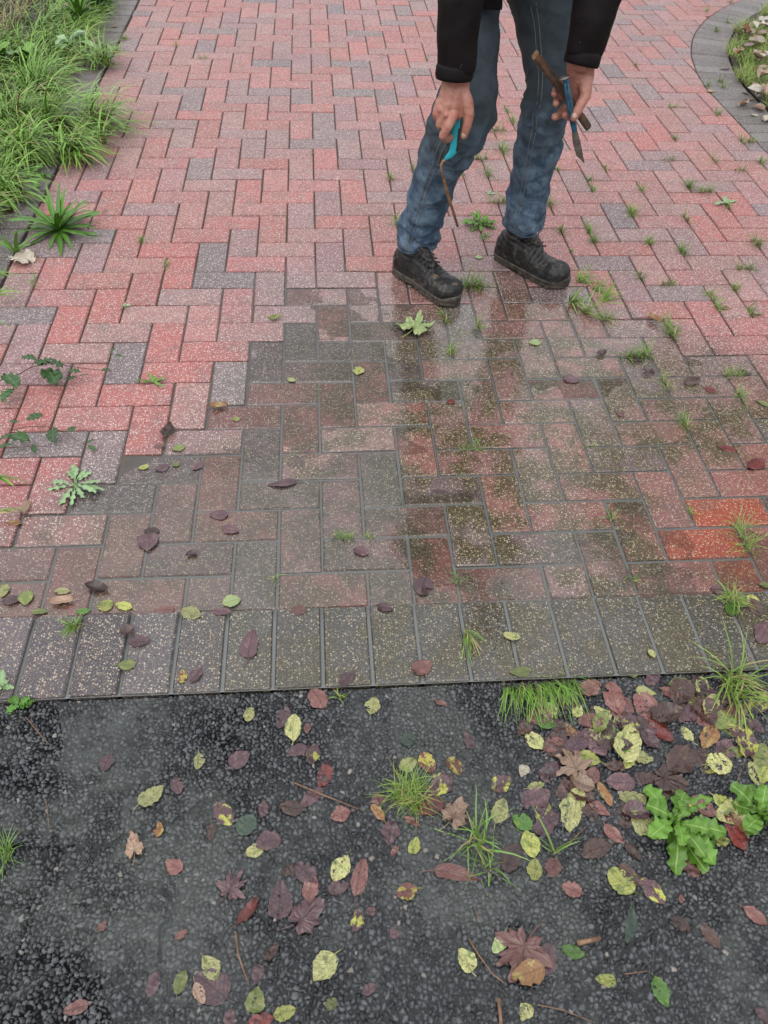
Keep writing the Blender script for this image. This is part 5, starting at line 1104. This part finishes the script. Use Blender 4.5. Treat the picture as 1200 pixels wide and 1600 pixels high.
rosette(1190, 1272, 'glossy upright round-leaved', 12, .07, .032, 'weed_lime', 'broad_weed', 'weed', (.4, 1.2), (.8, 1.6), ser=.08, nser=7, shape='spoon', z=Z_ROAD+.003)
rosette(26, 1102, 'low five-leaflet', 7, .03, .017, 'weed', 'creeping_weed', 'weed', (.2, .8), (.3, .9), ser=.2, nser=5, shape='oval')
rosette(2, 1075, 'bushy small-leaved', 6, .032, .019, 'weed_grey', 'creeping_weed', 'weed', (.3, .9), (.3, .9), ser=.2, nser=5, shape='oval')
rosette(240, 598, 'thin yellow-green branching', 8, .045, .008, 'weed_lime', 'sprig', 'weed', (.05, .4), (.1, .4))
rosette(195, 480, 'pale curled scrap of', 4, .02, .010, 'weed_grey', 'sprig', 'weed', (.4, .9), (.5, .9))
rosette(1132, 318, 'flat pale two-leaved', 4, .06, .02, 'weed_grey', 'young_weed', 'weed', (.1, .4), (.3, .5))
rosette(765, 305, 'single pale-leaved', 2, .035, .014, 'weed_grey', 'young_weed', 'weed', (.1, .3), (.3, .5))
rosette(150, 20, 'dark bushy large-leaved', 26, .17, .075, 'bramble', 'leafy_shrub', 'shrub', (.3, 1.4), (.8, 1.6), shape='oval', z=.03)
rosette(128, 42, 'bright upright sword-leaved', 36, .20, .022, 'weed_lime', 'sword_weed', 'weed', (.6, 1.4), (.5, 1.2), z=.03)
rosette(45, 118, 'round-leaved pale', 9, .11, .055, 'weed_lime', 'dock_weed', 'weed', (.7, 1.3), (.9, 1.5), shape='oval', z=.06)
rosette(112, 90, 'large arching pale-leaved', 7, .17, .04, 'weed_grey', 'dock_weed', 'weed', (.7, 1.2), (1.2, 1.9), shape='oval', z=.04)
rosette(8, 115, 'yellow-green oval-leaved', 9, .10, .05, 'weed_lime', 'dock_weed', 'weed', (.7, 1.3), (.8, 1.4), shape='oval', z=.06)
rosette(50, 283, 'low ragged-leaved', 9, .09, .03, 'weed', 'young_weed', 'weed', (.3, .8), (.6, 1.1), ser=.4, nser=4, shape='spoon', z=.01)
def bramble(stems, leaves, look, lx, ly):
    P0 = g(*stems[0][0][0][:2]); e = empty('bramble', (P0.x, P0.y, 0))
    for pts, r in stems:
        P = [g(px, py, z)-Vector((P0.x, P0.y, 0)) for px, py, z in pts]
        v, f = tube(P, [r*(1-.5*i/len(P)) for i in range(len(P))], 7); obj('stem', mesh('bramble_stem', v, f, True), M['bramble_stem'], e)
    for (px, py, L, ang, W, z) in leaves:
        L *= 1.08
        a = R(ang); A, B = g(px-math.cos(a)*L/2, py+math.sin(a)*L/2, z), g(px+math.cos(a)*L/2, py-math.sin(a)*L/2, z); ln = (B-A).length
        v, f, uv = strap_leaf(ln, ln*W, .25, .55, .08, 7, 'oval', .25); o = obj('leaf', mesh('bramble_leaf', v, f, True, uv), M['bramble'], e)
        o.location = A-Vector((P0.x, P0.y, 0)); o.rotation_euler = (random.gauss(0, .2), 0, math.atan2(B.y-A.y, B.x-A.x))
    THINGS.append((e, look, lx, ly, 'bramble shoot', 'bramble', 'bramble shoots creeping in from the left'))
bramble([([(-6, 596, .02), (20, 590, .03), (48, 574, .035), (80, 566, .035), (120, 574, .025), (155, 578, .015), (180, 580, .01)], .0016), ([(48, 574, .035), (56, 562, .04)], .001)],
        [(45, 560, 22, 170, .55, .05), (72, 566, 26, 20, .6, .045), (85, 570, 26, -20, .6, .045), (80, 590, 26, -60, .7, .03), (64, 568, 18, -10, .6, .045), (115, 582, 18, -10, .6, .03), (112, 592, 16, 200, .6, .02), (132, 587, 14, 10, .4, .02), (165, 578, 12, 20, .5, .02), (177, 548, 9, 60, .5, .03), (185, 556, 10, -10, .5, .03), (16, 596, 24, -60, .6, .04), (12, 618, 26, 230, .6, .03)], 'dark-leaved longer', 80, 575)
bramble([([(-4, 690, .015), (20, 672, .02), (45, 666, .025), (80, 667, .02), (105, 678, .015), (130, 694, .01), (152, 702, .008)], .0012), ([(-2, 700, .01), (40, 698, .012), (72, 697, .01)], .001)],
        [(55, 652, 26, 20, .55, .03), (30, 686, 30, -20, .65, .03), (85, 680, 20, -80, .6, .02), (10, 684, 24, 20, .5, .03), (112, 672, 16, 20, .5, .02), (142, 690, 14, 20, .4, .015), (145, 700, 14, -20, .4, .01), (8, 698, 24, 20, .45, .03), (54, 702, 12, -70, .5, .015), (22, 660, 16, 0, .5, .02)], 'thin reddish-stemmed lower', 75, 680)

# ================================================================== LABELS
LAND = [(640, 1240, 'the lime grass tuft'), (1060, 1290, 'the large toothed weed'), (812, 1504, 'the huge star-shaped leaf'), (844, 1080, 'the combed-over grass mat'), (1148, 1075, 'the sprawling grass'), (748, 1320, 'the loose dark-bladed grass'),
        (118, 757, 'the flat pale rosette'), (665, 440, "the person's right boot"), (835, 420, "the person's left boot"), (435, 1405, 'the wide plum leaf'), (15, 1328, 'the left-edge grass tuft'), (115, 980, 'the tuft between edging blocks'),
        (733, 1000, 'the long drooping blades'), (95, 355, 'the dark strap-leaved rosette'), (1054, 518, 'the bushy tuft in wet paving'), (80, 575, 'the longer bramble shoot'), (1190, 1275, 'the round-leaved weed'), (210, 1323, 'the crumpled scalloped leaf'),
        (748, 353, 'the bright leafy weed'), (1171, 843, 'the bushy tuft at right edge'), (1110, 100, 'the curved border'), (240, 598, 'the branching sprig'), (110, 200, 'the left verge'), (1033, 1550, 'the pointed green leaf'), (650, 512, 'the pale star-shaped leaf')]
ORD = ['nearest', 'second', 'third', 'fourth', 'fifth', 'sixth', 'seventh', 'eighth', 'ninth', 'tenth', 'eleventh', 'twelfth', 'thirteenth', 'fourteenth', 'fifteenth', 'sixteenth', 'seventeenth', 'eighteenth', 'nineteenth', 'twentieth']
pool = {}
for (o, look, px, py, noun, cat, grp) in THINGS:
    o['category'] = cat; o['group'] = grp
    c = sorted((math.hypot(px-a, (py-b)*1.15), a, b, n) for a, b, n in LAND)
    d, a, b, n = next(t for t in c if t[0] > 9)
    dx, dy = px-a, py-b
    where = ('right of' if dx > 0 else 'left of') if abs(dx) > abs(dy) else ('below' if dy > 0 else 'above')
    pool.setdefault((look, noun, where, n), []).append((d, o))
for (look, noun, where, n), L in pool.items():
    L.sort(key=lambda t: t[0])
    for i, (d, o) in enumerate(L):
        o['label'] = f'{look} {noun} {where} {n}' if len(L) == 1 else f'{look} {noun}, {ORD[i]} {where} {n}' if i == 0 else f'{look} {noun}, {ORD[i]} nearest {where} {n}'
